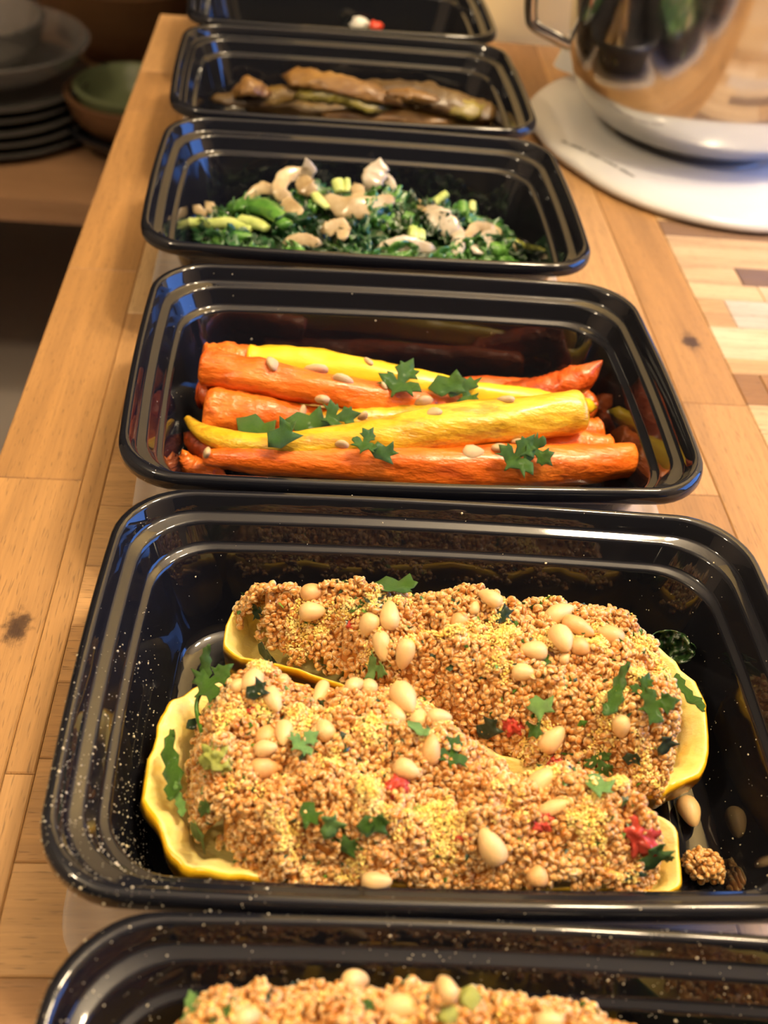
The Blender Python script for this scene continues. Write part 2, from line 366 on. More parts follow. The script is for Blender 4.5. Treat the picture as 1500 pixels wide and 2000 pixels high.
for k in range(1, 7):
    o = obj('meal_prep_container', tub_me, loc=(CT[k][0], CT[k][1], 0), rot=(0, 0, CT[k][2]))
    tag(o, WHAT[k], 'container', 'black meal prep containers in a row'); tubs[k] = o
    l = obj('container_lid', lid_me, loc=(CT[k][0] + .001, CT[k][1] - .001, 0.0001), rot=(0, 0, CT[k][2]))
    tag(l, LIDL[k], 'lid', 'clear lids under the containers')

# ------------------------------------------------------------------ generic shapes
def catmull(P, n, closed=False):
    P = [np.array(p, float) for p in P]; m = len(P); out = []
    segs = m if closed else m - 1
    for i in range(n):
        s = i / n * segs if closed else i / (n - 1) * segs
        k = min(int(s), segs - 1); f = s - k
        if closed: a, b, c, d = P[(k - 1) % m], P[k % m], P[(k + 1) % m], P[(k + 2) % m]
        else: a, b, c, d = P[max(k - 1, 0)], P[k], P[k + 1], P[min(k + 2, m - 1)]
        out.append(.5 * ((2 * b) + (-a + c) * f + (2 * a - 5 * b + 4 * c - d) * f * f + (-a + 3 * b - 3 * c + d) * f ** 3))
    return out
def sweep(path, radii, rings=36, sides=18, flat=1.0, wob=.08, seed=0, blunt0=True, blunt1=True, up=(0, 0, 1), facet=0.):
    """a tapering body along a path, with wrinkles; blunt ends are cut, others run to a point"""
    C = catmull(path, rings); R = [float(x[0]) for x in catmull([[r] for r in radii], rings)]
    V, F = [], []
    for i, c in enumerate(C):
        d = C[min(i + 1, rings - 1)] - C[max(i - 1, 0)]; d /= np.linalg.norm(d)
        s = np.cross(d, np.array(up, float)); s /= np.linalg.norm(s); w = np.cross(s, d)
        for j in range(sides):
            a = 2 * math.pi * j / sides
            k = 1 + wob * nz(math.cos(a) * 1.3 + seed * 9.1, math.sin(a) * 1.3, i / rings * 9 + seed) + wob * .5 * nz(math.cos(a) * 3 + seed, math.sin(a) * 3, i / rings * 30)
            if facet: k *= 1 - facet * abs(math.sin(1.5 * a + seed))
            V.append(c + (s * math.cos(a) + w * math.sin(a) * flat) * R[i] * k)
    for i in range(rings - 1):
        for j in range(sides):
            k = (j + 1) % sides; F.append((i * sides + j, i * sides + k, (i + 1) * sides + k, (i + 1) * sides + j))
    for end, i, b in ((0, 0, blunt0), (1, rings - 1, blunt1)):
        d = C[1] - C[0] if end == 0 else C[-1] - C[-2]; d = d / np.linalg.norm(d) * (-1 if end == 0 else 1)
        base = i * sides
        if b:                      # rounded shoulder then a flat cut
            st = len(V)
            for j in range(sides): V.append(C[i] + (V[base + j] - C[i]) * .82 + d * R[i] * .16)
            for j in range(sides):
                k = (j + 1) % sides; q = (base + j, base + k, st + k, st + j); F.append(q if end else q[::-1])
            V.append(C[i] + d * R[i] * .20); t = len(V) - 1
            for j in range(sides): q = (st + j, st + (j + 1) % sides, t); F.append(q if end else q[::-1])
        else:
            V.append(C[i] + d * R[i] * 1.2); t = len(V) - 1
            for j in range(sides): q = (base + j, base + (j + 1) % sides, t); F.append(q if end else q[::-1])
    return V, F
def recentre(V):
    V = np.array(V, float); c = V.mean(0); c[2] = V[:, 2].min(); return V - c, Vector(c)
def body(name, V, F, mat, label, cat, group=None, sharp=None, mi=None):
    V, c = recentre(V)
    return tag(obj(name, mesh(name, V, F, mat, True, sharp, mi), loc=c), label, cat, group)
def lathe(prof, n=40, close=False):
    V, F = [], []
    for r, z in prof: V += [(r * math.cos(2 * math.pi * i / n), r * math.sin(2 * math.pi * i / n), z) for i in range(n)]
    for k in range(len(prof) - 1):
        for i in range(n): j = (i + 1) % n; F.append((k * n + i, k * n + j, (k + 1) * n + j, (k + 1) * n + i))
    if prof[0][0] > 1e-6: F.append(tuple(range(n))[::-1])
    if prof[-1][0] > 1e-6 and not close: F.append(tuple(range((len(prof) - 1) * n, len(prof) * n)))
    return V, F
def blob(rx, ry, rz, seed=0, amp=.25, sub=3, freq=1.6):
    bm = bmesh.new(); bmesh.ops.create_icosphere(bm, subdivisions=sub, radius=1)
    V = []
    for v in bm.verts:
        k = 1 + amp * nz(v.co.x * freq + seed * 7.3, v.co.y * freq, v.co.z * freq + seed); V.append((v.co.x * k * rx, v.co.y * k * ry, v.co.z * k * rz))
    F = [[v.index for v in f.verts] for f in bm.faces]; bm.free(); return V, F
# flat leaf parsley, an irregular fragment of a lobed leaf (unit size, in the xy plane, x along the midrib)
def parsley_mesh(kind, seed):
    r = random.Random(seed); P = []
    if kind == 'lobed':
        half = [(-.38, .05), (-.31, .20), (-.38, .38), (-.24, .33), (-.19, .47), (-.07, .38), (.0, .40), (.01, .22), (-.05, .09), (.08, .13), (.13, .29), (.22, .21), (.31, .25), (.35, .11)]
        jit = lambda q: (q[0] + r.uniform(-.03, .03), q[1] * r.uniform(.8, 1.15))
        up = [jit(q) for q in half]; dn = [(x, -y) for x, y in (jit(q) for q in half)]
        P = [(-.5, .015)] + up + [(.54, r.uniform(-.05, .05))] + dn[::-1] + [(-.5, -.015)]
    elif kind == 'blade':
        for i in range(24):
            a = 2 * math.pi * i / 24; x = math.cos(a); P.append((x * .6 + .03 * (i % 2), math.sin(a) * .13 * (1.35 if i % 2 else .8) * (1 - .35 * x) + .05 * math.sin(3 * x)))
    else:                        # a torn triangle with teeth
        pts = [(-.5, 0), (-.2, .28), (.12, .22), (.3, .42), (.42, .12), (.62, .05), (.35, -.12), (.42, -.4), (.05, -.25), (-.2, -.30)]
        P = [(x * (1 + r.uniform(-.15, .15)), y * (1 + r.uniform(-.2, .2))) for x, y in pts]
    bm = bmesh.new(); vs = [bm.verts.new((x, y, 0)) for x, y in P]; f = bm.faces.new(vs)
    bmesh.ops.triangulate(bm, faces=[f]); bmesh.ops.subdivide_edges(bm, edges=bm.edges[:], cuts=1, use_grid_fill=True)
    bmesh.ops.triangulate(bm, faces=bm.faces[:])
    cu, tw = r.uniform(.15, .5), r.uniform(-.5, .5)
    for v in bm.verts:
        x, y = v.co.x, v.co.y
        v.co.z = cu * (x * x - .1) * .9 + abs(y) * .28 + tw * x * y + .08 * nz(x * 4 + seed, y * 4)
    m = bpy.data.meshes.new('parsley'); bm.to_mesh(m); bm.free()
    m.polygons.foreach_set('use_smooth', [True] * len(m.polygons)); return m
PM = {}
for mt in ('parsley', 'parsley_pale', 'wilted'):
    for kd in ('lobed', 'blade', 'torn'):
        PM[mt, kd] = []
        for s in range(3):
            m = parsley_mesh(kd, s * 5 + len(kd)); m.materials.append(M[mt]); PM[mt, kd].append(m)
def frame(p, px, py, ang, n):
    """axes for a thing at p lying on a surface of normal n, its long axis at ang in the picture"""
    n = n.normalized(); a = math.radians(ang)
    def onplane(x, y):
        d = sight(x, y); return EYE + d * ((p - EYE).dot(n) / d.dot(n))
    d = onplane(px + 6 * math.cos(a), py - 6 * math.sin(a)) - onplane(px - 6 * math.cos(a), py + 6 * math.sin(a))
    d = (d - n * d.dot(n)).normalized(); return Matrix((d, n.cross(d), n)).transposed().to_4x4()
def mm(p, px): return px * (p - EYE).dot(sight(750, 1000).normalized()) / FPX    # picture size -> metres at p
def hit(h, px, py, zhi=.075):
    """first point where the line of sight meets the surface z = h(x, y); falls back to the lowest level"""
    d = sight(px, py); p0 = EYE + d * ((zhi - CAM_Z) / d.z)
    for i in range(400):
        p = p0 + d * (i * .0004 / abs(d.z))
        if p.z <= h(p.x, p.y) or p.z < .006: return p
    return p
def normal(h, p, e=.003, soft=.7):
    g = Vector((-(h(p.x + e, p.y) - h(p.x - e, p.y)) / (2 * e) * soft, -(h(p.x, p.y + e) - h(p.x, p.y - e)) / (2 * e) * soft, 1)); return g.normalized()

# ------------------------------------------------------------------ squash halves stuffed with quinoa
class Stuffed:
    def __init__(s, k, outline, spine, rimz, top, margin, seed):
        s.k, s.O, s.spine, s.rimz, s.top, s.margin, s.seed = k, np.array(catmull(outline, 96, True)), spine, rimz, top, margin, seed
        for _ in range(3): s.O = (np.roll(s.O, 1, 0) + 2 * s.O + np.roll(s.O, -1, 0)) / 4
        s.build()
    def edge(s, x, y):               # distance inside the outline (negative outside)
        A = s.O; B = np.roll(A, -1, 0); d = B - A; p = np.array((x, y))
        t = np.clip(((p - A) * d).sum(1) / (d * d).sum(1), 0, 1); e = np.sqrt((((A + t[:, None] * d) - p) ** 2).sum(1).min())
        c = ((A[:, 1] > y) != (B[:, 1] > y)) & (x < (B[:, 0] - A[:, 0]) * (y - A[:, 1]) / (B[:, 1] - A[:, 1] + 1e-12) + A[:, 0])
        return e if c.sum() % 2 else -e
    def build(s):                    # surface of the filling on a fine grid in the container's frame
        s.g = .0008; s.lo = s.O.min(0) - .008; n = np.ceil((s.O.max(0) + .008 - s.lo) / s.g).astype(int) + 1
        X, Y = np.meshgrid(s.lo[0] + np.arange(n[0]) * s.g, s.lo[1] + np.arange(n[1]) * s.g, indexing='ij')
        E = np.array([[s.edge(x, y) - s.margin(x, y) + .0030 * nz(x, y, s.seed, 130) for x, y in zip(rx, ry)] for rx, ry in zip(X, Y)])
        q = np.clip(E / .020, 0, 1); Z = s.rimz - .004 + (s.top + .004) * (1 - (1 - q) ** 2.2)
        N = np.array([[.0050 * nz(x, y, s.seed + 3, 62) + .0016 * nz(x, y, s.seed + 7, 210) for x, y in zip(rx, ry)] for rx, ry in zip(X, Y)])
        B = np.zeros_like(Z); cr = np.random.default_rng(int(s.seed) + 50)
        for _ in range(int(n[0] * n[1] * s.g * s.g / .0000135)):
            cx, cy, r = cr.uniform(s.lo[0], s.lo[0] + n[0] * s.g), cr.uniform(s.lo[1], s.lo[1] + n[1] * s.g), cr.uniform(.0026, .0060)
            d = ((X - cx) ** 2 + (Y - cy) ** 2) / r ** 2; B = np.maximum(B, np.where(d < 1, np.sqrt(np.clip(1 - d, 0, 1)) * r * cr.uniform(.4, .85), 0))
        s.E, s.Z = E, Z + (N * 1.25 + B * 1.75 - .0048) * np.clip(E / .006, 0, 1); s.n = n
    def h(s, x, y):                  # ... or -1 where there is none
        a, b = (x - s.lo[0]) / s.g, (y - s.lo[1]) / s.g; i, j = int(a), int(b)
        if a < 0 or b < 0 or i >= s.n[0] - 1 or j >= s.n[1] - 1 or s.E[i, j] <= 0: return -1.
        f, g = a - i, b - j; Z = s.Z
        return (Z[i, j] * (1 - f) + Z[i + 1, j] * f) * (1 - g) + (Z[i, j + 1] * (1 - f) + Z[i + 1, j + 1] * f) * g
def lerp(a, b, t): return a + (b - a) * min(max(t, 0), 1)
def m_front(x, y):                   # how far the filling stays inside the shell's edge (below zero: it spills over)
    if y < -.046: return lerp(.013, -.004, (x + .072) / .022) if x < .03 else lerp(-.004, .010, (x - .05) / .012)
    back = lerp(-.0005, -.0045, (x + .045) / .02) if x < -.004 else lerp(-.0045, .006, (x + .004) / .008) if x < .018 else lerp(.006, -.004, (x - .024) / .010)
    return max(back, lerp(.0135, -.01, (x + .080) / .030), lerp(-.01, .0135, (x - .042) / .018))
def m_back(x, y):
    if y > .034: return .001
    front = lerp(.0065, -.0045, (x + .040) / .022) if x < .04 else -.002
    return max(front, lerp(.0150, -.01, (x + .066) / .024), lerp(-.01, .0130, (x - .060) / .016))
FRONT = Stuffed(2, [(-.0912, -.0298), (-.0895, -.0062), (-.0861, .0038), (-.077, .0093), (-.0691, .0124), (-.0508, .0090), (-.0276, .0025), (.0079, -.0097), (.0265, -.0175), (.0575, -.0316), (.0679, -.0381), (.0672, -.050), (.0635, -.0580), (.03, -.0590), (-.02, -.0590), (-.056, -.0585), (-.0729, -.0566), (-.0832, -.0480)],
                ((-.055, -.024), (.042, -.047)), .031, .0185, m_front, 1)
BACK = Stuffed(2, [(-.0714, .0393), (-.0722, .0235), (-.0543, .0160), (-.0293, .0095), (.0047, -.0040), (.03, -.0150), (.0599, -.0265), (.072, -.024), (.083, -.0162), (.0876, .0016), (.0887, .0163), (.0776, .0303), (.06, .0415), (.03, .047), (-.02, .0495), (-.055, .048), (-.068, .045)],
               ((-.050, .031), (.055, .008)), .031, .0200, m_back, 5)
NEAR = Stuffed(1, [(-.082, .030), (-.083, .048), (-.070, .0590), (-.03, .0620), (.012, .0600), (.030, .050), (.036, .035), (.045, .012), (.0, .000), (-.05, .002), (-.078, .012)], ((-.05, .03), (.025, .03)), .044, .0210, lambda x, y: -.003, 9)
NEARG = Stuffed(1, [(.035, .040), (.05, .056), (.075, .056), (.086, .045), (.086, .0), (.07, -.04), (.03, -.052), (-.03, -.050), (-.07, -.035), (-.07, -.012), (-.03, -.004), (.02, -.002), (.05, .006)], ((.06, .035), (.0, -.025)), .036, .012, lambda x, y: .004 if x < .03 else .011, 13)

def shell_parts(S, root, skin='squash_skin', zb=.0072):
    a, b = np.array(S.spine[0]), np.array(S.spine[1])
    prof = [(.0, zb + .0006, 0), (.45, zb, 0), (.70, zb + .002, 0), (.86, zb + .0065, 0), (.955, zb + .0135, 0), (.995, zb + .020, 0), (1.0, S.rimz - .004, 0), (.990, S.rimz - .0004, 0), (.965, S.rimz + .0004, 0), (.93, S.rimz - .0004, 1), (.86, S.rimz - .0018, 1), (.80, S.rimz - .0035, 1), (.76, S.rimz - .006, 1), (.72, S.rimz - .010, 1), (.45, S.rimz - .013, 1), (0., S.rimz - .014, 1)]
    n = len(S.O); V, F, mi = [], [], []
    for pi, (k, z, m) in enumerate(prof):
        for i, p in enumerate(S.O):
            t = np.clip(((p - a) @ (b - a)) / ((b - a) @ (b - a)), 0, 1); s = a + (b - a) * t
            kk = k + (.055 * nz(p[0] * 60 + S.seed, p[1] * 60, z * 40) + .035 * nz(p[0] * 170 + S.seed, p[1] * 170, z * 90) if .6 < k else 0)
            q = s + (p - s) * kk
            V.append((q[0], q[1], max(zb, z + (.0034 * nz(p[0] * 55, p[1] * 55, S.seed) + .0016 * nz(p[0] * 190, p[1] * 190, S.seed) if k > .75 else 0))))
    for j in range(len(prof) - 1):
        for i in range(n):
            q = (i + 1) % n; F.append((j * n + i, j * n + q, (j + 1) * n + q, (j + 1) * n + i)); mi.append(1 if prof[j + 1][2] else 0)
    m = mesh('shell', V, F, [M[skin], M['squash_flesh']], True, None, mi)
    return obj('squash_shell', m, root)
# one grain: a flattened seed with its pale germ curled round the rim
def grain_template():
    bm = bmesh.new(); bmesh.ops.create_icosphere(bm, subdivisions=2, radius=1)
    V = [(v.co.x, v.co.y, v.co.z * .74) for v in bm.verts]; F = [[v.index for v in f.verts] for f in bm.faces]; bm.free()
    mi = [0] * len(F); st = len(V); N, K = 11, 3
    for i in range(N + 1):
        a = 2 * math.pi * .86 * i / N; r = .26 * (1 if 0 < i < N else .45)
        for j in range(K):
            b = 2 * math.pi * j / K; V.append(((.90 + r * math.cos(b)) * math.cos(a), (.90 + r * math.cos(b)) * math.sin(a), r * math.sin(b) * 1.1))
    for i in range(N):
        for j in range(K): q = (j + 1) % K; F += [[st + i * K + j, st + (i + 1) * K + j, st + (i + 1) * K + q], [st + i * K + j, st + (i + 1) * K + q, st + i * K + q]]; mi += [1, 1]
    return np.array(V), np.array(F), np.array(mi)
GV, GF, GM = grain_template()
def rand_rot(n):
    q = rng.normal(size=(n, 4)); q /= np.linalg.norm(q, axis=1)[:, None]; w, x, y, z = q.T
    return np.stack([np.stack([1 - 2 * (y * y + z * z), 2 * (x * y - z * w), 2 * (x * z + y * w)], -1), np.stack([2 * (x * y + z * w), 1 - 2 * (x * x + z * z), 2 * (y * z - x * w)], -1), np.stack([2 * (x * z - y * w), 2 * (y * z + x * w), 1 - 2 * (x * x + y * y)], -1)], 1)
def scatter_mesh(name, tv, tf, tmi, pos, scale, mats, tone=None, extra=None, aniso=None):
    n = len(pos); R = rand_rot(n)
    base = tv[None] * (scale[:, None, None] if aniso is None else (scale[:, None, None] * aniso[:, None, :]))
    V = np.einsum('nij,nvj->nvi', R, base) + pos[:, None]
    F = (tf[None] + (np.arange(n) * len(tv))[:, None, None]).reshape(-1, 3); V = V.reshape(-1, 3); mi = np.tile(tmi, n)
    tn = np.repeat(tone if tone is not None else np.zeros(n), len(tv))
    if extra is not None:
        ev, ef = extra; F = np.concatenate([F, np.array(ef) + len(V)]); V = np.concatenate([V, ev]); mi = np.concatenate([mi, np.zeros(len(ef), int)]); tn = np.concatenate([tn, np.full(len(ev), .05)])
    m = bpy.data.meshes.new(name); m.vertices.add(len(V)); m.loops.add(len(F) * 3); m.polygons.add(len(F))
    m.vertices.foreach_set('co', V.astype(np.float32).ravel()); m.loops.foreach_set('vertex_index', F.astype(np.int32).ravel())
    m.polygons.foreach_set('loop_start', np.arange(0, len(F) * 3, 3, dtype=np.int32)); m.polygons.foreach_set('material_index', mi.astype(np.int32))
    m.polygons.foreach_set('use_smooth', np.ones(len(F), bool))
    for a in mats: m.materials.append(a)
    at_ = m.attributes.new('tone', 'FLOAT', 'POINT'); at_.data.foreach_set('value', tn.astype(np.float32))
    m.update(calc_edges=True); m.validate(); return m
def filling(S, root, step, layers=2, rad=.00108):
    lo, hi = S.O.min(0), S.O.max(0); P, Tn = [], []
    # the packed mass under the outer grains
    gx = np.arange(lo[0], hi[0], .0017); gy = np.arange(lo[1], hi[1], .0017); H = np.array([[S.h(x, y) for y in gy] for x in gx])
    ev = [(x, y, max(H[i, j], S.rimz - .012) - .0016) for i, x in enumerate(gx) for j, y in enumerate(gy)]; ef = []; ny = len(gy)
    for i in range(len(gx) - 1):
        for j in range(ny - 1):
            if min(H[i, j], H[i + 1, j], H[i, j + 1], H[i + 1, j + 1]) > 0: a = i * ny + j; ef += [(a, a + ny, a + ny + 1), (a, a + ny + 1, a + 1)]
    for layer in range(layers):
        for x in np.arange(lo[0], hi[0], step):
            for y in np.arange(lo[1], hi[1], step):
                px, py = x + rng.uniform(-.5, .5) * step * 1.1, y + rng.uniform(-.5, .5) * step * 1.1
                z = S.h(px, py)
                if z < 0: continue
                g = math.hypot(S.h(px + .001, py) - z, S.h(px, py + .001) - z) / .001
                rep = 1 + (rng.random() < min(g, 3) * .45)
                for q in range(rep):
                    dz = rng.uniform(-.0006, .0011) if layer == 0 else rng.uniform(-.0022, -.0003)
                    P.append((px + rng.normal() * .0004 * q, py + rng.normal() * .0004 * q, z + dz - .001 * q)); Tn.append(np.clip(.5 + .55 * nz(px, py, S.seed, 110) + rng.normal() * .24, 0, 1))
    P = np.array(P); sc = rng.uniform(.78, 1.16, len(P)) * rad
    m = scatter_mesh('quinoa', GV, GF, GM, P, sc, [M['quinoa'], M['quinoa_ring']], np.array(Tn), (np.array(ev), ef))
    return tag(obj('quinoa_filling', m, root), 'tan quinoa grains with pale curled rims', kind='stuff'), P
OCT = np.array([(1, 0, 0), (-1, 0, 0), (0, 1, 0), (0, -1, 0), (0, 0, 1), (0, 0, -1)], float); OCF = np.array([(0, 2, 4), (2, 1, 4), (1, 3, 4), (3, 0, 4), (2, 0, 5), (1, 2, 5), (3, 1, 5), (0, 3, 5)])
def on_filling(S, n, mask, dz): 
    out = []; lo, hi = S.O.min(0), S.O.max(0); g = 0
    while len(out) < n and g < n * 30:
        g += 1; x, y = rng.uniform(lo[0], hi[0]), rng.uniform(lo[1], hi[1])
        if not mask(x, y): continue
        z = S.h(x, y)
        if z > 0: out.append((x, y, z + dz()))
    return np.array(out)
def flakes(S, root, n, seed):
    P = on_filling(S, n, lambda x, y: nz(x, y, seed, 95) + .3 * nz(x, y, seed, 300) > .14 + rng.random() * .22, lambda: rng.uniform(.0006, .0019))
    m = scatter_mesh('yeast', OCT, OCF, np.zeros(8, int), P, rng.uniform(.00022, .00062, len(P)), [M['yeast']], None, None, rng.uniform(.45, 1.5, (len(P), 3)))
    m.polygons.foreach_set('use_smooth', np.zeros(len(m.polygons), bool)); return tag(obj('yellow_flakes', m, root), 'crumbly yellow flakes sprinkled on the quinoa', kind='stuff')
def flecks(S, root, n):
    P = on_filling(S, n, lambda x, y: True, lambda: rng.uniform(.0001, .0012))
    m = scatter_mesh('herbs', OCT, OCF, rng.integers(0, 2, 1).repeat(8), P, rng.uniform(.0008, .0021, len(P)), [M['parsley'], M['wilted']], None, None, np.stack([np.ones(len(P)), rng.uniform(.3, .8, len(P)), np.full(len(P), .2)], 1))
    m.polygons.foreach_set('material_index', np.repeat(rng.integers(0, 2, len(P)), 8).astype(np.int32))
    m.polygons.foreach_set('use_smooth', np.zeros(len(m.polygons), bool)); return tag(obj('herb_flecks', m, root), 'small chopped green herb flecks', kind='stuff')
def stuffed(S, name, label, step, layers, nf, nh, skin='squash_skin', zb=.0072):
    r = empty(name, (CT[S.k][0], CT[S.k][1], zb), CT[S.k][2]); tag(r, label, 'squash', 'stuffed squash halves')
    parts = [shell_parts(S, r, skin, zb), filling(S, r, step, layers)[0], flakes(S, r, nf, S.seed + 20), flecks(S, r, nh)]
    for p in parts: p.location.z = -zb
    return r
stuffed(FRONT, 'stuffed_squash', 'yellow squash half stuffed with quinoa, in front, its wide end at the left', .00148, 2, 8000, 330)
stuffed(BACK, 'stuffed_squash', 'yellow squash half stuffed with quinoa, behind, its wide end at the right', .00148, 2, 9000, 330)
stuffed(NEAR, 'stuffed_squash', 'quinoa stuffed squash half in the container nearest the camera', .0016, 1, 500, 60)
stuffed(NEARG, 'stuffed_squash', 'green skinned squash half with bare yellow rim in the nearest container', .0018, 1, 100, 30, 'zucchini_skin')
def h2(x, y):
    a, b = to_local(2, (x, y)); return max(FRONT.h(a, b), BACK.h(a, b), .0062)
def h1(x, y):
    a, b = to_local(1, (x, y)); return max(NEAR.h(a, b), NEARG.h(a, b), .0062)

# ------------------------------------------------------------------ pine nuts
def nut_mesh(seed, mat):
    N, K = 14, 14; V, F, mi = [], [], []
    for i in range(N + 1):
        t = i / N; t = .5 - .5 * math.cos(math.pi * t); x = -.5 + t; r = .56 * math.sqrt(max(0, 1 - (2 * t ** .86 - 1) ** 2)) * (1 - .30 * t); r = max(r, .01)
        for j in range(K):
            a = 2 * math.pi * j / K; k = 1 + .05 * nz(math.cos(a) + seed * 3, math.sin(a), t * 3)
            V.append((x, r * k * math.cos(a), r * k * math.sin(a) + .06 * math.sin(math.pi * t)))
    for i in range(N):
        for j in range(K): q = (j + 1) % K; F.append((i * K + j, i * K + q, (i + 1) * K + q, (i + 1) * K + j)); mi.append(1 if i >= N - 1 and seed == 1 else 0)
    F += [tuple(range(K)), tuple(range(N * K, N * K + K))[::-1]]; mi += [0, 0]
    m = mesh('pine_nut', V, F, [M[mat], M['nut_tip']], True, None, mi); return m
NUT = [nut_mesh(s, 'pine_nut') for s in range(3)] + [nut_mesh(s, 'pine_nut_toasted') for s in range(2)]
def put(name, me, h, px, py, size, ang, aspect=(1, 1, 1), lift=0., tilt=0., soft=.7, z=None):
    p = hit(h, px, py) if z is None else at(px, py, z); n = normal(h, p, soft=soft) if z is None else Vector((0, 0, 1))
    Rm = frame(p, px, py, ang, n); s = mm(p, size)
    o = obj(name, me); o.matrix_world = Matrix.Translation(p + n * lift * s) @ Rm @ Matrix.Rotation(tilt, 4, 'Y') @ Matrix.Diagonal((s * aspect[0], s * aspect[1], s * aspect[2], 1))
    return o
NUTS = [(610, 1164, 48, 36, 8), (610, 1194, 50, 37, 5), (722, 1222, 48, 38, 240), (760, 1206, 62, 39, 90), (748, 1264, 60, 34, -82), (788, 1276, 60, 37, 258), (897, 1219, 37, 35, 250), (955, 1175, 52, 32, 150), (925, 1188, 30, 22, 80),
        (1092, 1201, 62, 37, 25), (1130, 1228, 66, 35, -25), (1185, 1245, 60, 40, 152), (1094, 1256, 60, 46, -60), (1134, 1268, 42, 35, -15), (1038, 1275, 54, 39, 170), (1023, 1315, 48, 35, -5), (1104, 1287, 26, 20, 60),
        (495, 1335, 60, 43, 65), (466, 1341, 32, 26, 40), (547, 1333, 44, 25, 60), (532, 1372, 58, 35, -68), (625, 1364, 66, 28, 245), (692, 1346, 52, 30, 25), (720, 1350, 46, 34, 60), (788, 1371, 70, 48, -60), (766, 1398, 58, 36, 115), (815, 1406, 50, 38, 110), (856, 1408, 50, 33, -10),
        (632, 1429, 46, 38, 110), (522, 1442, 54, 40, 60), (555, 1440, 60, 36, -93), (522, 1464, 46, 32, 10), (515, 1500, 58, 42, 5), (842, 1465, 60, 37, 85), (797, 1503, 52, 39, -22), (945, 1466, 60, 34, -15), (1005, 1504, 60, 37, -35), (1063, 1533, 72, 43, 38), (1085, 1580, 64, 30, 22),
        (1075, 1440, 62, 40, 50), (1212, 1416, 47, 36, -88), (957, 1647, 78, 50, 118), (1050, 1706, 42, 42, 80), (737, 1712, 60, 40, 0)]
made = []
for i, (px, py, ln, wd, an) in enumerate(NUTS):
    k = wd / ln; me = NUT[3 + i % 2] if i in (0, 10, 11, 13, 32, 33, 42, 6, 29) else NUT[i % 3]
    made.append((px, put('pine_nut', me, h2, px, py, ln, an, (1.03, k * 1.06, k * .98), .17, random.uniform(-.15, .15))))
for px, py, ln, wd, an in ((1340, 1597, 64, 44, -68), (345, 1690, 44, 30, -40)):
    made.append((px, put('pine_nut', NUT[0], lambda x, y: .0062, px, py, ln, an, (1, wd / ln, wd / ln), .34, 0, z=.0062)))
made.sort(key=lambda q: q[0])
for i, (_, o) in enumerate(made): tag(o, 'cream pine nut in the two squash halves container, %s from the left' % ordinal(i + 1), 'pine nut', 'pine nuts on the stuffed squash')
made = []
for px, py, ln, wd, an in ((692, 1928, 68, 42, 5), (868, 1938, 58, 40, 118), (787, 1974, 80, 52, 2), (480, 1996, 60, 40, 20), (1075, 1998, 60, 40, 10)):
    made.append((px, put('pine_nut', NUT[len(made) % 3], h1, px, py, ln, an, (1, wd / ln, wd / ln), .18)))
made.sort(key=lambda q: q[0])
for i, (_, o) in enumerate(made): tag(o, 'cream pine nut in the container nearest the camera, %s from the left' % ordinal(i + 1), 'pine nut', 'pine nuts in the nearest container')

# ------------------------------------------------------------------ parsley and other pieces on the squash
PARS = [(722, 1132, 44, 70, 'parsley', 'torn', .9), (760, 1160, 80, -25, 'parsley', 'torn', .35), (744, 1303, 56, -18, 'parsley_pale', 'lobed', 0), (606, 1222, 26, 20, 'parsley', 'lobed', 0), (882, 1475, 62, 80, 'parsley', 'lobed', 0), (418, 1342, 82, 30, 'parsley', 'lobed', .25), (402, 1310, 66, 60, 'parsley', 'blade', .8),
        (336, 1508, 100, 86, 'parsley', 'blade', .2), (350, 1568, 50, 100, 'parsley_pale', 'blade', .2), (400, 1615, 68, -15, 'parsley', 'torn', 0), (408, 1576, 44, 20, 'parsley', 'torn', 0), (604, 1590, 52, -60, 'parsley', 'torn', .2), (642, 1612, 54, 70, 'parsley_pale', 'torn', .2), (726, 1606, 58, 10, 'parsley', 'torn', .1), (676, 1642, 52, -15, 'parsley', 'torn', 0),
        (592, 1457, 60, 30, 'parsley_pale', 'lobed', 0), (517, 1392, 34, 0, 'parsley', 'torn', 0), (1282, 1376, 70, 15, 'parsley', 'lobed', .1), (1258, 1345, 50, 70, 'parsley', 'lobed', 0), (1340, 1368, 84, -65, 'parsley', 'blade', .1), (1206, 1357, 84, 60, 'parsley', 'blade', .15), (1052, 1380, 56, -30, 'parsley_pale', 'torn', .1), (1046, 1418, 40, -80, 'parsley', 'torn', 0),
        (1163, 1540, 60, -45, 'parsley_pale', 'torn', .1), (1172, 1484, 52, -60, 'parsley', 'lobed', .1), (1190, 1512, 44, 70, 'parsley', 'blade', .2), (1262, 1668, 70, 65, 'parsley', 'torn', .2), (1285, 1672, 46, 60, 'parsley', 'blade', .3), (1225, 1708, 50, 8, 'wilted', 'blade', 0), (955, 1421, 52, 40, 'wilted', 'torn', 0), (1062, 1298, 64, 65, 'parsley', 'blade', .1), (810, 1431, 48, -50, 'parsley_pale', 'torn', .1),
        (525, 1268, 46, -40, 'wilted', 'torn', 0), (545, 1300, 44, -70, 'wilted', 'torn', 0), (508, 1191, 34, 10, 'wilted', 'lobed', .2), (500, 1352, 46, 30, 'wilted', 'torn', .2), (1292, 1452, 44, 60, 'wilted', 'torn', 0), (1235, 1478, 34, 0, 'wilted', 'torn', 0), (732, 1182, 44, -60, 'wilted', 'lobed', .2), (702, 1184, 34, 0, 'parsley', 'lobed', .1), (1342, 1308, 42, 28, 'celery_like', 'blade', .1), (382, 1418, 40, 20, 'wilted', 'torn', .2), (975, 1205, 40, 20, 'wilted', 'torn', .1), (1120, 1228, 50, -40, 'parsley', 'blade', .1)]
made = []
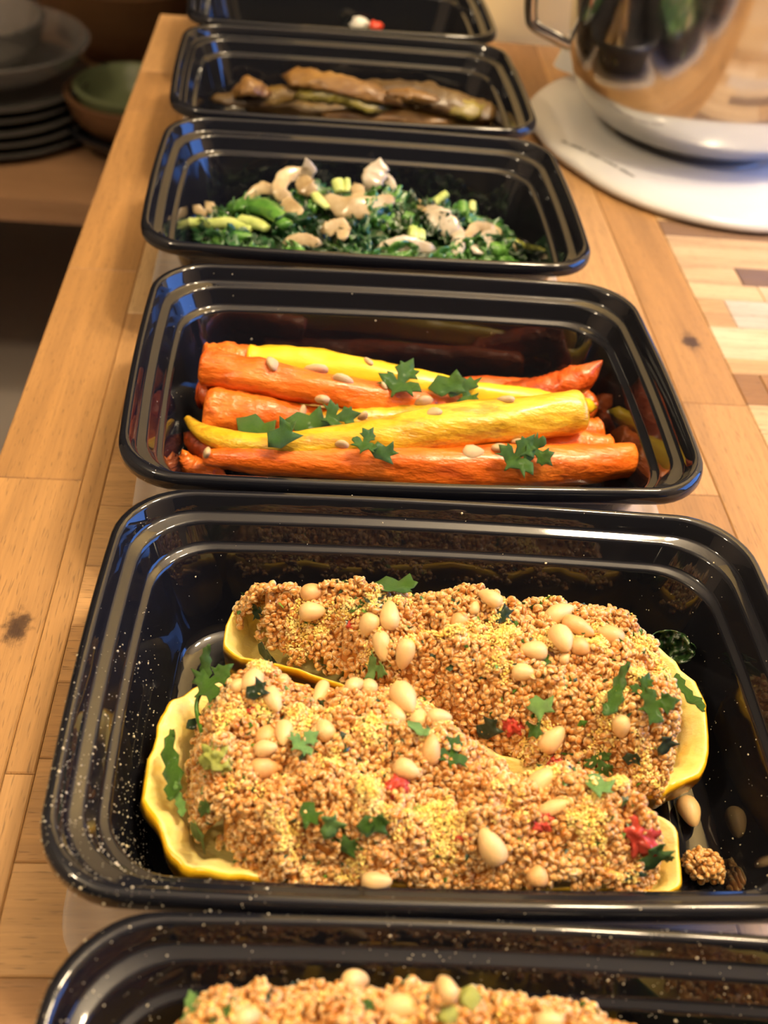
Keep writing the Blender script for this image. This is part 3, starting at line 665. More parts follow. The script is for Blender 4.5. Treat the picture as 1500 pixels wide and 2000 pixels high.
for i, (px, py, sz, an, mt, kd, tl) in enumerate(PARS):
    if mt == 'celery_like': mt = 'parsley'
    zo = {(418, 1342): .041, (402, 1310): .044, (336, 1508): .0345, (350, 1568): .0335, (1340, 1368): .035, (382, 1418): .034}.get((px, py))
    o = put('parsley_leaf', PM[mt, kd][i % 3], h2, px, py, sz, an, (1.15, 1.15, 1.15), .22, -tl - .15, soft=.9, z=zo)
    sm = o.modifiers.new('thick', 'SOLIDIFY'); sm.thickness = .02; made.append((px, o, mt))
made.sort(key=lambda q: q[0])
for i, (_, o, mt) in enumerate(made):
    tag(o, '%s parsley leaf piece in the two squash halves container, %s from the left' % ({'parsley': 'green', 'parsley_pale': 'pale green', 'wilted': 'dark wilted'}[mt], ordinal(i + 1)), 'parsley', 'parsley pieces on the stuffed squash')
def stalk(name, pts, r, mat, label, cat, group=None):
    V, F = sweep(pts, r, 20, 8, 1, .05, 3, False, False); return body(name, V, F, M[mat], label, cat, group)
stalk('parsley_stalk', [at(393, 1348, .040), at(384, 1375, .0385), at(386, 1400, .038), at(396, 1436, .040)], [.0007, .0007, .0007, .0006], 'parsley', 'thin curved green parsley stalk against the pale squash rim', 'parsley')
for i, (px, py, sz, mt, nm) in enumerate(((775, 1532, 50, 'tomato', 'smallish red tomato piece beside a pine nut near the middle of the front squash'), (1248, 1635, 80, 'tomato', 'largest red tomato piece, at the narrow right end of the front squash'), (1000, 1416, 44, 'tomato', 'red tomato piece just behind the yellow sliver of squash rim'), (1086, 1482, 40, 'tomato', 'orange red tomato piece between the two squash halves'),
        (690, 1222, 34, 'tomato', 'red tomato piece left of the four pine nuts on the back squash'), (502, 1388, 34, 'tomato', 'dull red tomato piece at the wide end of the front squash'), (1060, 1604, 44, 'tomato', 'red tomato shred under the long pine nut of the front squash'), (905, 1632, 36, 'tomato', 'dark red tomato shred left of the largest pine nut'),
        (420, 1480, 66, 'celery', 'round pale green celery piece at the wide left end of the front squash'), (822, 1588, 44, 'celery', 'small green celery piece in the middle of the front squash'))):
    V, F = blob(.5, .42, .34, i, .7, 4, 2.8); o = put('tomato_piece' if mt == 'tomato' else 'celery_piece', mesh('piece', V, F, M[mt]), h2, px, py, sz, random.uniform(0, 180), (1, 1, 1), -.12)
    tag(o, nm, 'tomato' if mt == 'tomato' else 'celery')
for i, (px, py, sz, an, mt, kd, lb) in enumerate(((385, 1975, 70, 70, 'parsley_pale', 'lobed', 'bright green parsley tip at the left of the nearest container'), (430, 1990, 60, 20, 'parsley', 'torn', 'green parsley leaf beside the bright tip in the nearest container'), (825, 1915, 46, 80, 'parsley', 'torn', 'parsley leaf standing between two pine nuts in the nearest container'), (790, 1925, 34, 0, 'parsley_pale', 'torn', 'pale parsley scrap between two pine nuts in the nearest container'), (708, 1975, 44, 10, 'parsley', 'torn', 'glossy parsley scrap below a pine nut in the nearest container'), (520, 1955, 40, 60, 'wilted', 'blade', 'dark herb shred at the back of the nearest quinoa'))):
    o = put('parsley_leaf', PM[mt, kd][i % 3], h1, px, py, sz, an, (1, 1, 1), .15, -.5); o.modifiers.new('thick', 'SOLIDIFY').thickness = .02; tag(o, lb, 'parsley', 'parsley in the nearest container')
for i, (px, py, sz, lb) in enumerate(((915, 1958, 60, 'green celery piece at the back of the nearest quinoa'), (873, 1985, 46, 'green celery end right of the largest near pine nut'))):
    V, F = blob(.5, .38, .4, i + 5, .3); tag(put('celery_piece', mesh('celery', V, F, M['celery']), h1, px, py, sz, 40, (1, 1, 1), .1), lb, 'celery')
V, F = blob(.5, .4, .3, 3, .3); tag(put('tomato_piece', mesh('tomato', V, F, M['tomato']), h1, 468, 1992, 44, 10), 'red tomato piece in the nearest quinoa', 'tomato')
# a clump of quinoa that fell on the floor of the container
c0 = at(1374, 1692, .0100); P = []
for i in range(170):
    a, r, z = rng.uniform(0, 6.28), .0055 * math.sqrt(rng.random()), rng.random(); r *= 1 + .45 * nz(math.cos(a) * 1.3, math.sin(a) * 1.3, 4.2); P.append((r * math.cos(a) * 1.1, r * math.sin(a), .0012 + z * .0075 * math.sqrt(max(0, 1 - (r / .0062) ** 2))))
m = scatter_mesh('clump', GV, GF, GM, np.array(P), rng.uniform(.85, 1.15, len(P)) * .00105, [M['quinoa'], M['quinoa_ring']], rng.uniform(.2, .9, len(P)))
tag(obj('quinoa_clump', m, loc=(c0.x, c0.y, .0062)), 'small clump of quinoa fallen beside the front squash half', 'quinoa', kind='stuff')
# crumpled leaves
def leaf(px, py, z, ln, wd, ang, mat, seed, nrm=(0, 0, 1), curl=.5, crinkle=.12, point=1.0, nx=12, ny=7):
    p = at(px, py, z) if not isinstance(px, Vector) else px
    V, F = [], []
    for i in range(nx):
        for j in range(ny):
            u, v = i / (nx - 1) - .5, j / (ny - 1) - .5
            w = (1 - (abs(2 * u) ** 2.2) * point * .95) ** .6 * (1 + .12 * nz(u * 7 + seed, 3, seed))
            V.append((u * ln, v * wd * w, wd * (curl * (v * v * 4 - .3) * .5 + crinkle * 1.6 * nz(u * 5 + seed, v * 5, seed * 1.7) + crinkle * .9 * nz(u * 13, v * 11 + seed)) + ln * .25 * curl * (u * u - .08)))
    for i in range(nx - 1):
        for j in range(ny - 1): a = i * ny + j; F.append((a, a + ny, a + ny + 1, a + 1))
    n = Vector(nrm).normalized(); x = Vector((math.cos(ang), math.sin(ang), 0)); x = (x - n * x.dot(n)).normalized()
    m = mesh('leaf', V, F, M[mat]); o = obj('leaf', m); o.matrix_world = Matrix.Translation(p) @ Matrix((x, n.cross(x), n)).transposed().to_4x4()
    o.modifiers.new('thick', 'SOLIDIFY').thickness = .00035; return o
o = leaf(1312, 1262, .032, .016, .011, -.15, 'wilted', 4, (-.3, -.75, .6), .3, .40, 1.0, 18, 12); o.name = 'basil_leaf'; tag(o, 'dark wilted leaf behind the right end of the back squash half', 'leaf')

# ------------------------------------------------------------------ specks of seasoning on the two nearest containers
def crumbs(k, n, weight, label):
    V = np.array(tubV); Fq = np.array([f for f in tubF if len(f) == 4]); C = V[Fq].mean(1); A = np.linalg.norm(np.cross(V[Fq[:, 2]] - V[Fq[:, 0]], V[Fq[:, 3]] - V[Fq[:, 1]]), axis=1) / 2
    nrm = np.cross(V[Fq[:, 2]] - V[Fq[:, 0]], V[Fq[:, 3]] - V[Fq[:, 1]]); nrm /= np.linalg.norm(nrm, axis=1)[:, None] + 1e-12
    w = A * np.array([weight(*c, *m) for c, m in zip(C, nrm)]); idx = rng.choice(len(Fq), n, p=w / w.sum())
    a, b = rng.random((n, 1)), rng.random((n, 1)); q = V[Fq[idx]]; P = (q[:, 0] * (1 - a) + q[:, 1] * a) * (1 - b) + (q[:, 3] * (1 - a) + q[:, 2] * a) * b
    m = scatter_mesh('crumbs', OCT, OCF, np.zeros(8, int), P, np.clip(rng.exponential(.00009, n) + .00008, 0, .00045), [M['crumb']], None, None, rng.uniform(.5, 1.6, (n, 3)))
    o = obj('seasoning_crumbs', m, loc=(CT[k][0], CT[k][1], 0), rot=(0, 0, CT[k][2])); tag(o, label, 'crumbs', kind='stuff')
inside = lambda x, y, z, nx, ny, nz_: (1. if nz_ > -.05 and z > .007 else 0.)
crumbs(2, 1500, lambda x, y, z, a, b, c: inside(x, y, z, a, b, c) * (.05 + 1.6 * math.exp(-((x + .10) ** 2 + (y + .05) ** 2) / .0012) + (.35 if x < -.05 and y < .02 else 0) + (.12 if x > .07 and z < .03 else 0)), 'pale seasoning specks on the left corner of the squash container')
crumbs(1, 1300, lambda x, y, z, a, b, c: inside(x, y, z, a, b, c) * (1. if y > .02 else .2), 'pale seasoning specks inside the container nearest the camera')
crumbs(3, 90, lambda x, y, z, a, b, c: inside(x, y, z, a, b, c) * (1. if x < -.05 else .1), 'few pale specks on the left rim of the carrot container')

# ------------------------------------------------------------------ carrots
CAR = [('carrot_orange', [(400, 718, .041), (520, 740, .040), (700, 772, .036), (850, 792, .030), (950, 802, .026)], [.0072, .0070, .0062, .0052, .0040], 1, 'thick orange carrot slanting along the left, under the yellow one'),
       ('carrot_orange', [(402, 700, .037), (480, 704, .035), (600, 724, .029)], [.0062, .0065, .0055], 1, 'orange carrot end peeping out behind at the back left corner'),
       ('carrot_bright', [(488, 707, .037), (600, 714, .037), (760, 742, .035), (900, 767, .031), (1060, 786, .027), (1150, 794, .024)], [.0066, .0072, .0066, .0055, .0048, .0032], 1, 'long bright yellow carrot lying at the back'),
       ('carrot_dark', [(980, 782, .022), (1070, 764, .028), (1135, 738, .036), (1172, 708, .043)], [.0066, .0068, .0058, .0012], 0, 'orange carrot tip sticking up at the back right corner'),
       ('carrot_orange', [(408, 800, .029), (500, 812, .028), (620, 828, .024), (760, 838, .02)], [.0086, .0082, .0064, .005], 1, 'short fat orange carrot end in the left middle'),
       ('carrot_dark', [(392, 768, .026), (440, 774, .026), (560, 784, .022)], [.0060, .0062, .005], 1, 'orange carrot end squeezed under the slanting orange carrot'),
       ('carrot_yellow', [(592, 832, .027), (720, 824, .029), (860, 814, .029), (980, 806, .026)], [.0048, .0056, .0050, .0040], 1, 'thin yellow carrot half hidden in the middle of the pile'),
       ('carrot_yellow', [(366, 818, .025), (398, 846, .027), (470, 868, .030), (560, 872, .032), (700, 860, .035), (850, 840, .038), (1000, 820, .041), (1132, 804, .043)], [.0014, .0034, .0046, .0052, .0068, .0080, .0087, .0078], 1, 'long golden carrot with a thin curved tail, crossing the front'),
       ('carrot_orange', [(400, 894, .025), (500, 896, .027), (700, 904, .029), (900, 912, .029), (1100, 908, .029), (1232, 899, .029)], [.0028, .0056, .0074, .0080, .0080, .0066], 1, 'longest orange carrot, lying along the front rim'),
       ('carrot_orange', [(1010, 884, .025), (1100, 872, .027), (1190, 876, .027)], [.0062, .0066, .0054], 1, 'short orange carrot end behind the right end of the front carrot'),
       ('carrot_orange', [(1095, 850, .021), (1168, 845, .021)], [.0060, .0060], 1, 'pale orange cut stub under the thick end of the golden carrot'),
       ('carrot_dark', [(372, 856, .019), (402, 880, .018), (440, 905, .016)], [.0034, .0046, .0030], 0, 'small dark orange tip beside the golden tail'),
       ('carrot_orange', [(360, 886, .022), (372, 908, .017), (430, 934, .012)], [.0016, .0042, .0034], 0, 'small orange wedge at the front left corner'),
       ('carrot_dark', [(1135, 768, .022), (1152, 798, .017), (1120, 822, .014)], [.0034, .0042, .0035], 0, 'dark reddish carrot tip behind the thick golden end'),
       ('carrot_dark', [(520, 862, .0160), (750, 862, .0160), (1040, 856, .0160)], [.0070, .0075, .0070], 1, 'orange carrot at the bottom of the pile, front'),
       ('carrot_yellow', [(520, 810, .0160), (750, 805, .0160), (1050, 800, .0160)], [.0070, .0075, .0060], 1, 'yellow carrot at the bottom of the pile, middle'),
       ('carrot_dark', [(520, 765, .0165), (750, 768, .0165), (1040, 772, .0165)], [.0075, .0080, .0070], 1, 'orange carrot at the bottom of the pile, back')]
for i, (mt, pts, rr, b, lb) in enumerate(CAR):
    V, F = sweep([at(*p) for p in pts], [q * 1.15 for q in rr], 60, 22, 1, .16, i * 1.7, bool(b), bool(b) and i not in (2,), (0, 0, 1), .06)
    body('carrot', V, F, M[mt], lb, 'carrot', 'roasted carrots')
bpy.context.view_layer.update(); dg = bpy.context.evaluated_depsgraph_get()
def cast(px, py):
    ok, p, n, _, ob, _ = scene.ray_cast(dg, EYE, sight(px, py).normalized()); return p, n
def seed_mesh(): 
    V, F = blob(.5, .34, .20, 2, .05, 2)
    V = [(x, y * (1 - .7 * x), z) for x, y, z in V]; return mesh('seed', V, F, M['seed'])
SEED = seed_mesh(); spots = []
SEEDS = [(536, 710, 40, -5), (617, 725, 46, 180), (670, 740, 40, -15), (630, 783, 42, 85), (593, 804, 26, 80), (722, 706, 28, -30), (752, 752, 26, 40), (830, 786, 40, 4), (846, 803, 36, 2), (988, 779, 36, 12), (670, 871, 30, -25), (926, 884, 42, 2), (976, 872, 42, 65), (1010, 862, 30, 70), (402, 884, 32, 15), (710, 815, 28, 60)]
LEAV = [(785, 748, 70, 60, 'parsley', 'lobed'), (872, 758, 56, 10, 'parsley', 'torn'), (908, 774, 60, -60, 'parsley', 'lobed'), (662, 818, 58, 10, 'parsley', 'lobed'), (500, 845, 66, -25, 'parsley', 'torn'), (548, 852, 54, 40, 'parsley', 'torn'), (590, 832, 64, -10, 'parsley', 'torn'), (714, 866, 46, 65, 'parsley', 'lobed'), (745, 882, 42, -10, 'parsley', 'torn'), (1012, 887, 66, 50, 'parsley', 'lobed'), (1048, 884, 54, -40, 'parsley', 'lobed')]
pos = [cast(a[0], a[1]) for a in SEEDS] + [cast(a[0], a[1]) for a in LEAV]
made = []
for a, (p, n) in zip(SEEDS, pos):
    n = (n + Vector((0, -.2, .8))).normalized(); s = mm(p, a[2]) * 1.15; o = obj('sunflower_seed', SEED); o.matrix_world = Matrix.Translation(p + n * .06 * s) @ frame(p, a[0], a[1], a[3], n) @ Matrix.Diagonal((s, s, s, 1)); made.append((a[0], o))
made.sort(key=lambda q: q[0])
for i, (_, o) in enumerate(made): tag(o, 'pale sunflower seed on the roasted carrots, %s from the left' % ordinal(i + 1), 'seed', 'sunflower seeds on the carrots')
made = []
for i, (a, (p, n)) in enumerate(zip(LEAV, pos[len(SEEDS):])):
    p = p + (EYE - p).normalized() * .0035; n = (n * .35 + Vector((.05, -.55, .75))).normalized(); s = mm(p, a[2]) * 1.35; o = obj('parsley_leaf', PM[a[4], a[5]][i % 3]); o.matrix_world = Matrix.Translation(p + n * .13 * s) @ frame(p, a[0], a[1], a[3], n) @ Matrix.Diagonal((s, s, s, 1))
    o.modifiers.new('thick', 'SOLIDIFY').thickness = .03; made.append((a[0], o))
made.sort(key=lambda q: q[0])
for i, (_, o) in enumerate(made): tag(o, 'green parsley leaf on the roasted carrots, %s from the left' % ordinal(i + 1), 'parsley', 'parsley leaves on the carrots')

# ------------------------------------------------------------------ wilted greens with onion
def h4(x, y):
    e = max(0, 1 - abs(x / .095) ** 2.2 - ((y - .002) / (.062 if y < .002 else .046)) ** 2); return .008 + .034 * e ** .6 + .004 * nz(x, y, 2, 60)
def h4w(x, y): return h4(*to_local(4, (x, y)))
def lay(p, up=.0022):                # rest a point of the picture on the heap unless it is meant to stand above it
    q = hit(h4w, p[0], p[1]); return q + Vector((0, 0, up)) if p[2] < q.z + up else at(*p)
made = []; r4 = random.Random(5)
for i in range(165):
    x, y = r4.uniform(-.090, .086), r4.uniform(-.052, .042)
    if h4(x, y) < .014: continue
    p = loc2(4, x, y, h4(x, y) - r4.uniform(0, .005)); e = .004
    n = Vector((-(h4(x + e, y) - h4(x - e, y)) / (2 * e), -(h4(x, y + e) - h4(x, y - e)) / (2 * e), 1)); n = n.normalized() + Vector((r4.uniform(-.5, .5), r4.uniform(-.9, .2), 0))
    mt = r4.choice(['kale', 'kale', 'kale', 'chard', 'chard', 'wilted', 'wilted'])
    o = leaf(p, 0, 0, r4.uniform(.015, .028), r4.uniform(.009, .017), r4.uniform(0, 6.28), mt, i, n, r4.uniform(-.3, .5), .34, 1, 15, 10); o.name = 'wilted_leaf'; made.append((sum((Vector((1, 0, 0)) * p.x,), Vector()).x, o, mt))
def screen_x(p):
    d = p - EYE; fw = d.y * _c - d.z * _s; return (d.x / fw) * FPX * _cr - ((d.y * _s + d.z * _c) / fw) * FPX * _sr
made = sorted([(screen_x(o.matrix_world.translation), o, mt) for _, o, mt in made], key=lambda q: q[0])
for i, (_, o, mt) in enumerate(made):
    tag(o, '%s wilted leaf among the onion slices, %s leaf from the left' % ({'kale': 'dark blue green', 'chard': 'bright green', 'wilted': 'blackish green'}[mt], ordinal(i + 1)), 'leaf', 'wilted leaves in the greens container')
# the heap underneath, leaves too matted to tell apart
V, F = [], []; nx, ny = 60, 34
for i in range(nx):
    for j in range(ny):
        x, y = -.094 + .188 * i / (nx - 1), -.058 + .104 * j / (ny - 1); p = loc2(4, x, y, max(.0075, h4(x, y) - .0065 + .003 * nz(x, y, 1, 220))); V.append(p)
for i in range(nx - 1):
    for j in range(ny - 1): a = i * ny + j; F.append((a, a + ny, a + ny + 1, a + 1))
F = [f for f in F if sum(V[q].z for q in f) / 4 > .0078]
m = mesh('greens', V, F, M['wilted']); tag(obj('greens_heap', m), 'matted dark green mass under the leaves and onion slices', 'greens', kind='stuff')
STEMS = [([(358, 434, .022), (400, 437, .023), (450, 440, .022), (490, 452, .019)], [.0028, .0036, .0036, .0024], 'stem', 'long pale green stem at the left end of the greens'), ([(440, 455, .020), (462, 462, .020), (490, 466, .018)], [.0018, .0026, .0020], 'chard', 'bright green stem below the long pale one'),
         ([(470, 432, .024), (500, 440, .024), (520, 450, .022)], [.0030, .0034, .0026], 'stem', 'short rounded green stem end left of the onion loop'), ([(452, 405, .028), (520, 410, .030), (560, 445, .024)], [.0040, .0055, .0035], 'chard', 'broad folded green rib on the left of the greens'), ([(535, 410, .030), (565, 440, .026)], [.0016, .0018], 'stem', 'thin green rib beside the broad folded one'),
         ([(612, 370, .042), (620, 390, .041), (640, 410, .038)], [.0014, .0026, .0018], 'stem', 'light green rib beside the upright onion'), ([(660, 355, .044), (665, 375, .042)], [.0034, .0030], 'stem', 'pale green core piece at the top of the greens'), ([(678, 350, .046), (680, 375, .043)], [.0014, .0018], 'stem', 'thin pale core piece at the top of the greens'),
         ([(850, 395, .040), (872, 378, .044)], [.0024, .0024], 'stem', 'upright cut stem end right of centre'), ([(904, 396, .038), (906, 418, .035)], [.0026, .0028], 'chard', 'short bright green stem standing at the right of the greens'), ([(923, 395, .036), (922, 412, .034)], [.0018, .0020], 'stem', 'thin cut stem near the right end of the greens'), ([(800, 462, .022), (825, 468, .022)], [.0060, .0050], 'stem', 'yellow green stem piece low in the middle front'), ([(958, 492, .016), (975, 488, .016)], [.0052, .0042], 'chard', 'bright green stem cut low at the right front'),
         ([(1000, 478, .014), (1020, 484, .014)], [.0036, .0040], 'celery', 'small olive stem piece at the far right of the greens'), ([(790, 425, .034), (805, 430, .033)], [.0034, .0030], 'chard', 'bright green stub right of the dark crumpled leaf')]
for i, (pts, rr, mt, lb) in enumerate(STEMS):
    V, F = sweep([lay(p, .001) for p in pts], [q * 1.15 for q in rr], 24, 12, .7, .16, i * 2.3); body('stalk_piece', V, F, M[mt], lb, 'stem', 'stems in the greens container')
ONI = [([(595, 350, .046), (602, 330, .052), (598, 312, .057)], [.0030, .0042, .0010], 'onion_pale', 'thin onion shred standing upright in the greens'), ([(560, 395, .040), (545, 370, .044), (556, 345, .047), (580, 340, .047), (590, 352, .045)], [.0034, .0042, .0042, .0040, .0028], 'onion', 'curled tan onion loop on top of the greens'), ([(552, 395, .038), (575, 420, .032), (600, 445, .026)], [.0040, .0044, .0030], 'onion', 'tan onion strip running down from the loop'),
       ([(590, 350, .047), (600, 365, .046), (612, 372, .045)], [.0044, .0056, .0030], 'onion', 'rounded onion slice at the foot of the upright shred'), ([(640, 395, .043), (680, 408, .044), (725, 408, .044), (765, 396, .043)], [.0036, .0062, .0056, .0028], 'onion', 'wide shining onion slice across the middle of the greens'), ([(725, 355, .046), (738, 330, .051), (742, 312, .055)], [.0062, .0058, .0012], 'onion_pale', 'pointed onion piece standing at the back of the greens'), ([(745, 345, .046), (758, 352, .045), (770, 366, .043)], [.0026, .0030, .0016], 'onion_pale', 'small onion sliver right of the pointed piece'),
       ([(695, 365, .047), (700, 380, .046), (690, 395, .045)], [.0036, .0038, .0030], 'onion', 'short onion piece left of the pointed one'), ([(838, 400, .042), (850, 425, .040), (880, 455, .034)], [.0026, .0056, .0060], 'onion_pale', 'broad pale onion wedge right of centre'), ([(888, 450, .034), (895, 472, .028), (890, 498, .022)], [.0034, .0036, .0034], 'onion_pale', 'grey white onion strip hanging at the right front'), ([(815, 390, .040), (820, 408, .038), (830, 418, .036)], [.0014, .0024, .0014], 'onion', 'thin onion curl beside the broad wedge'),
       ([(910, 470, .028), (930, 450, .032), (955, 446, .032), (975, 462, .028)], [.0026, .0030, .0030, .0020], 'onion', 'curved tan onion ring at the right end of the greens'), ([(930, 495, .018), (950, 470, .026), (975, 458, .028)], [.0046, .0040, .0024], 'onion_pale', 'onion slice inside the curved ring at right'), ([(745, 490, .022), (790, 484, .024), (840, 492, .022)], [.0026, .0044, .0026], 'onion_pale', 'pale onion slice along the front rim'), ([(560, 480, .018), (590, 476, .020), (620, 482, .018)], [.0024, .0036, .0024], 'onion', 'tan onion piece against the front rim at left'), ([(640, 455, .026), (665, 450, .028), (670, 470, .024)], [.0040, .0044, .0030], 'onion', 'ragged tan onion piece in the front left'), ([(480, 390, .034), (510, 368, .040), (535, 372, .040)], [.0022, .0034, .0026], 'onion', 'dull onion arch behind the left greens'),
       ([(385, 408, .026), (398, 418, .024)], [.0028, .0022], 'onion', 'small onion bit at the left end of the greens'), ([(408, 402, .026), (418, 414, .024)], [.0032, .0024], 'onion', 'second small onion bit at the left end, nearer the middle'), ([(1005, 490, .012), (1020, 492, .012)], [.0040, .0040], 'onion', 'tan onion bit at the far right by the wall')]
for i, (pts, rr, mt, lb) in enumerate(ONI):
    V, F = sweep([lay(p) for p in pts], rr, 28, 14, .20, .26, i * 3.1, False, False, (0, -.75, .65)); body('onion_slice', V, F, M[mt], lb, 'onion', 'onion slices in the greens')

# ------------------------------------------------------------------ charred pods
PODS = [([(420, 193, .024), (480, 192, .026), (560, 184, .030), (628, 172, .036)], [.0030, .0062, .0062, .0024], 'pod_brown', 'dark brown pod lying at the left, behind the front rim'), ([(455, 186, .026), (484, 168, .036), (520, 180, .032)], [.0040, .0064, .0040], 'pod_tan', 'humped tan pod at the left end of the pile'), ([(572, 150, .040), (630, 158, .042), (720, 180, .040), (800, 206, .032)], [.0066, .0068, .0060, .0026], 'pod_tan', 'long tan pod slanting down from the highest point'),
        ([(588, 186, .032), (650, 180, .036), (720, 196, .034), (770, 212, .028)], [.0040, .0088, .0080, .0040], 'pod_green', 'wide olive pod under the slanting tan one'), ([(690, 176, .036), (780, 180, .038), (880, 202, .036), (955, 222, .032)], [.0050, .0086, .0086, .0062], 'pod_brown', 'broad blistered pod along the back right'), ([(860, 206, .034), (920, 214, .034), (958, 218, .032)], [.0066, .0076, .0060], 'pod_green', 'yellow olive pod end at the right of the pile'), ([(640, 224, .022), (760, 224, .026), (860, 232, .026), (940, 240, .022)], [.0034, .0062, .0062, .0036], 'pod_tan', 'tan pod along the front rim'),
        ([(760, 182, .042), (800, 184, .043), (850, 194, .042)], [.0024, .0040, .0024], 'pod_tan', 'reddish blistered strip on the broad pod'), ([(500, 212, .015), (650, 214, .016), (880, 222, .016)], [.0060, .0075, .0060], 'pod_brown', 'brown pod at the bottom of the pile, front'), ([(500, 192, .018), (650, 195, .019), (880, 207, .019)], [.0070, .0085, .0070], 'pod_brown', 'brown pod at the bottom of the pile, back')]
for i, (pts, rr, mt, lb) in enumerate(PODS):
    V, F = sweep([at(*p) for p in pts], [q * 1.2 for q in rr], 48, 18, .50, .30, i * 2.9, False, False, (0, -.5, .85), .12); body('roasted_pod', V, F, M[mt], lb, 'pod', 'charred pods')
# farthest container: what shows above its rim
for i, (px, py, z, s, mt, lb, ct) in enumerate(((702, 47, .036, .0075, 'feta', 'white cheese crumb in the farthest container', 'cheese'), (734, 51, .035, .0055, 'tomato', 'orange red tomato piece in the farthest container', 'tomato'))):
    V, F = blob(s, s * .8, s * .7, i + 2, .35); p = at(px, py, z); V = np.array(V) + np.array(p); body('cheese_crumb' if i == 0 else 'tomato_piece', V, F, M[mt], lb, ct)
V, F = [], []; bx, by = to_local(6, at(716, 48, .030))
for i in range(30):
    for j in range(16):
        x, y = -.085 + .17 * i / 29, -.05 + .10 * j / 15; V.append(loc2(6, x, y, .007 + .022 * math.exp(-((x - bx) ** 2 + (y - by) ** 2) / .0003) + .005 * (1 - (x / .09) ** 2) + .004 * nz(x, y, 3, 90)))
for i in range(29):
    for j in range(15): a = i * 16 + j; F.append((a, a + 16, a + 17, a + 1))
body('salad_bed', V, F, M['wilted'], 'dark mixed salad low in the farthest container', 'salad')['kind'] = 'stuff'

# ------------------------------------------------------------------ stand mixer: enamel base, pedestal; its steel bowl is a thing of its own
mixer = empty('stand_mixer', TW(.4206, .7025, 0), TYAW); tag(mixer, 'white enamel stand mixer foot under the steel bowl', 'stand mixer')
def foot(sc, z, back=.165): 
    P = []
    for i in range(64):
        a = 2 * math.pi * i / 64; x, y = math.cos(a), math.sin(a); yy = y * (.1165 if y < 0 else back); P.append((x * (.1165 + .022 * min(max((yy + .05) / .11, 0), 1)) * sc, yy * sc, z))
    return P
def stack(rings, cap0=True, cap1=True):
    V = [p for r in rings for p in r]; n = len(rings[0]); F = []
    for k in range(len(rings) - 1):
        for i in range(n): j = (i + 1) % n; F.append((k * n + i, k * n + j, (k + 1) * n + j, (k + 1) * n + i))
    if cap0: F.append(tuple(range(n))[::-1])
    if cap1: F.append(tuple(range((len(rings) - 1) * n, len(rings) * n)))
    return V, F
FPROF = [(.955, .0008), (.985, .0018), (1, .0040), (.993, .0065), (.97, .0084), (.92, .0102), (.85, .0114), (.76, .0120)]
def foot_z(x, y):                    # height of the enamel at a point of the foot
    a = math.atan2(y, x); r = min(((abs((math.atan2(q[1], q[0]) - a + math.pi) % (2 * math.pi) - math.pi), math.hypot(q[0], q[1])) for q in foot(1, 0)))[1]; k = math.hypot(x, y) / r
    for (k0, z0), (k1, z1) in zip(FPROF[2:-1], FPROF[3:]):
        if k1 <= k <= k0: return z0 + (z1 - z0) * (k0 - k) / (k0 - k1)
    return .0120
PRINT = [(-.1162, -.0111), (-.0987, -.0316), (-.0824, -.0545), (-.0666, -.0777)]
PADX, PADY = -.0116, .0225
def pad(r, z): return [(PADX + r * math.cos(2 * math.pi * i / 64), PADY + r * math.sin(2 * math.pi * i / 64), z) for i in range(64)]
obj('foot', mesh('foot', *stack([foot(*q) for q in FPROF] + [pad(.0790, .0121), pad(.0745, .0127), pad(.071, .0133), pad(.0650, .0126), pad(.061, .0115)]), M['white_enamel'], True, 60), mixer)
def col(sx, sy, z, cy): return [(.004 + sx * math.cos(2 * math.pi * i / 40), cy + sy * math.sin(2 * math.pi * i / 40), z) for i in range(40)]
obj('pedestal', mesh('pedestal', *stack([col(.104, .036, .016, .122), col(.100, .035, .026, .124), col(.092, .034, .05, .130), col(.066, .034, .10, .140), col(.062, .036, .20, .142), col(.064, .045, .26, .138), col(.05, .04, .28, .138)]), M['white_enamel'], True, 60), mixer)
obj('head', mesh('head', *stack([[(.004 + r * math.cos(2 * math.pi * i / 32), y, .315 + .8 * r * math.sin(2 * math.pi * i / 32)) for i in range(32)][::-1] for r, y in ((.02, .19), (.045, .175), (.058, .12), (.060, .0), (.056, -.07), (.035, -.105), (.01, -.11))]), M['white_enamel'], True, 60), mixer)
# the small line of print on the foot, too blurred to read
pv, pf = [], []; r6 = random.Random(3); path = catmull(PRINT, 60)
for q in range(46):
    if q in (5, 16, 26, 36) or r6.random() < .06: continue
    a, b = np.array(path[q + 2]), np.array(path[q + 3]); d = (b - a) / np.linalg.norm(b - a); nn = np.array((d[1], -d[0])); w = np.linalg.norm(b - a)
    hh = r6.choice((.0016, .0016, .0024))
    for (k, g) in ((.1, 0), (.75, 0), (.75, hh), (.1, hh)):
        c = a + d * w * k - nn * g; pv.append((c[0], c[1], foot_z(*c) + .0003))
    pf.append(tuple(range(len(pv) - 4, len(pv))))
obj('printed_line', mesh('print', pv, pf, M['print_grey'], False), mixer)['label'] = 'blurred line of small grey print'
bowl = empty('mixing_bowl', TW(.409, .725, .0116), TYAW); tag(bowl, 'polished steel mixing bowl standing on the white mixer foot', 'bowl')
prof = [(.030, .0012), (.050, .0004), (.0572, .0004), (.0584, .0020), (.0580, .0036), (.0600, .0048), (.0690, .0072), (.0770, .0110), (.0835, .0160), (.0895, .0235), (.0950, .0330), (.0995, .0450), (.1030, .060), (.1055, .08), (.1075, .11), (.1090, .15), (.1110, .1655), (.1125, .167), (.1125, .1685), (.1105, .1690), (.1080, .150), (.1065, .11), (.1045, .08), (.1020, .06), (.0985, .045), (.094, .033), (.088, .0235), (.075, .012), (.05, .006), (0, .005)]
obj('body', mesh('bowl', *lathe(prof, 72), M['steel'], True, 60), bowl)
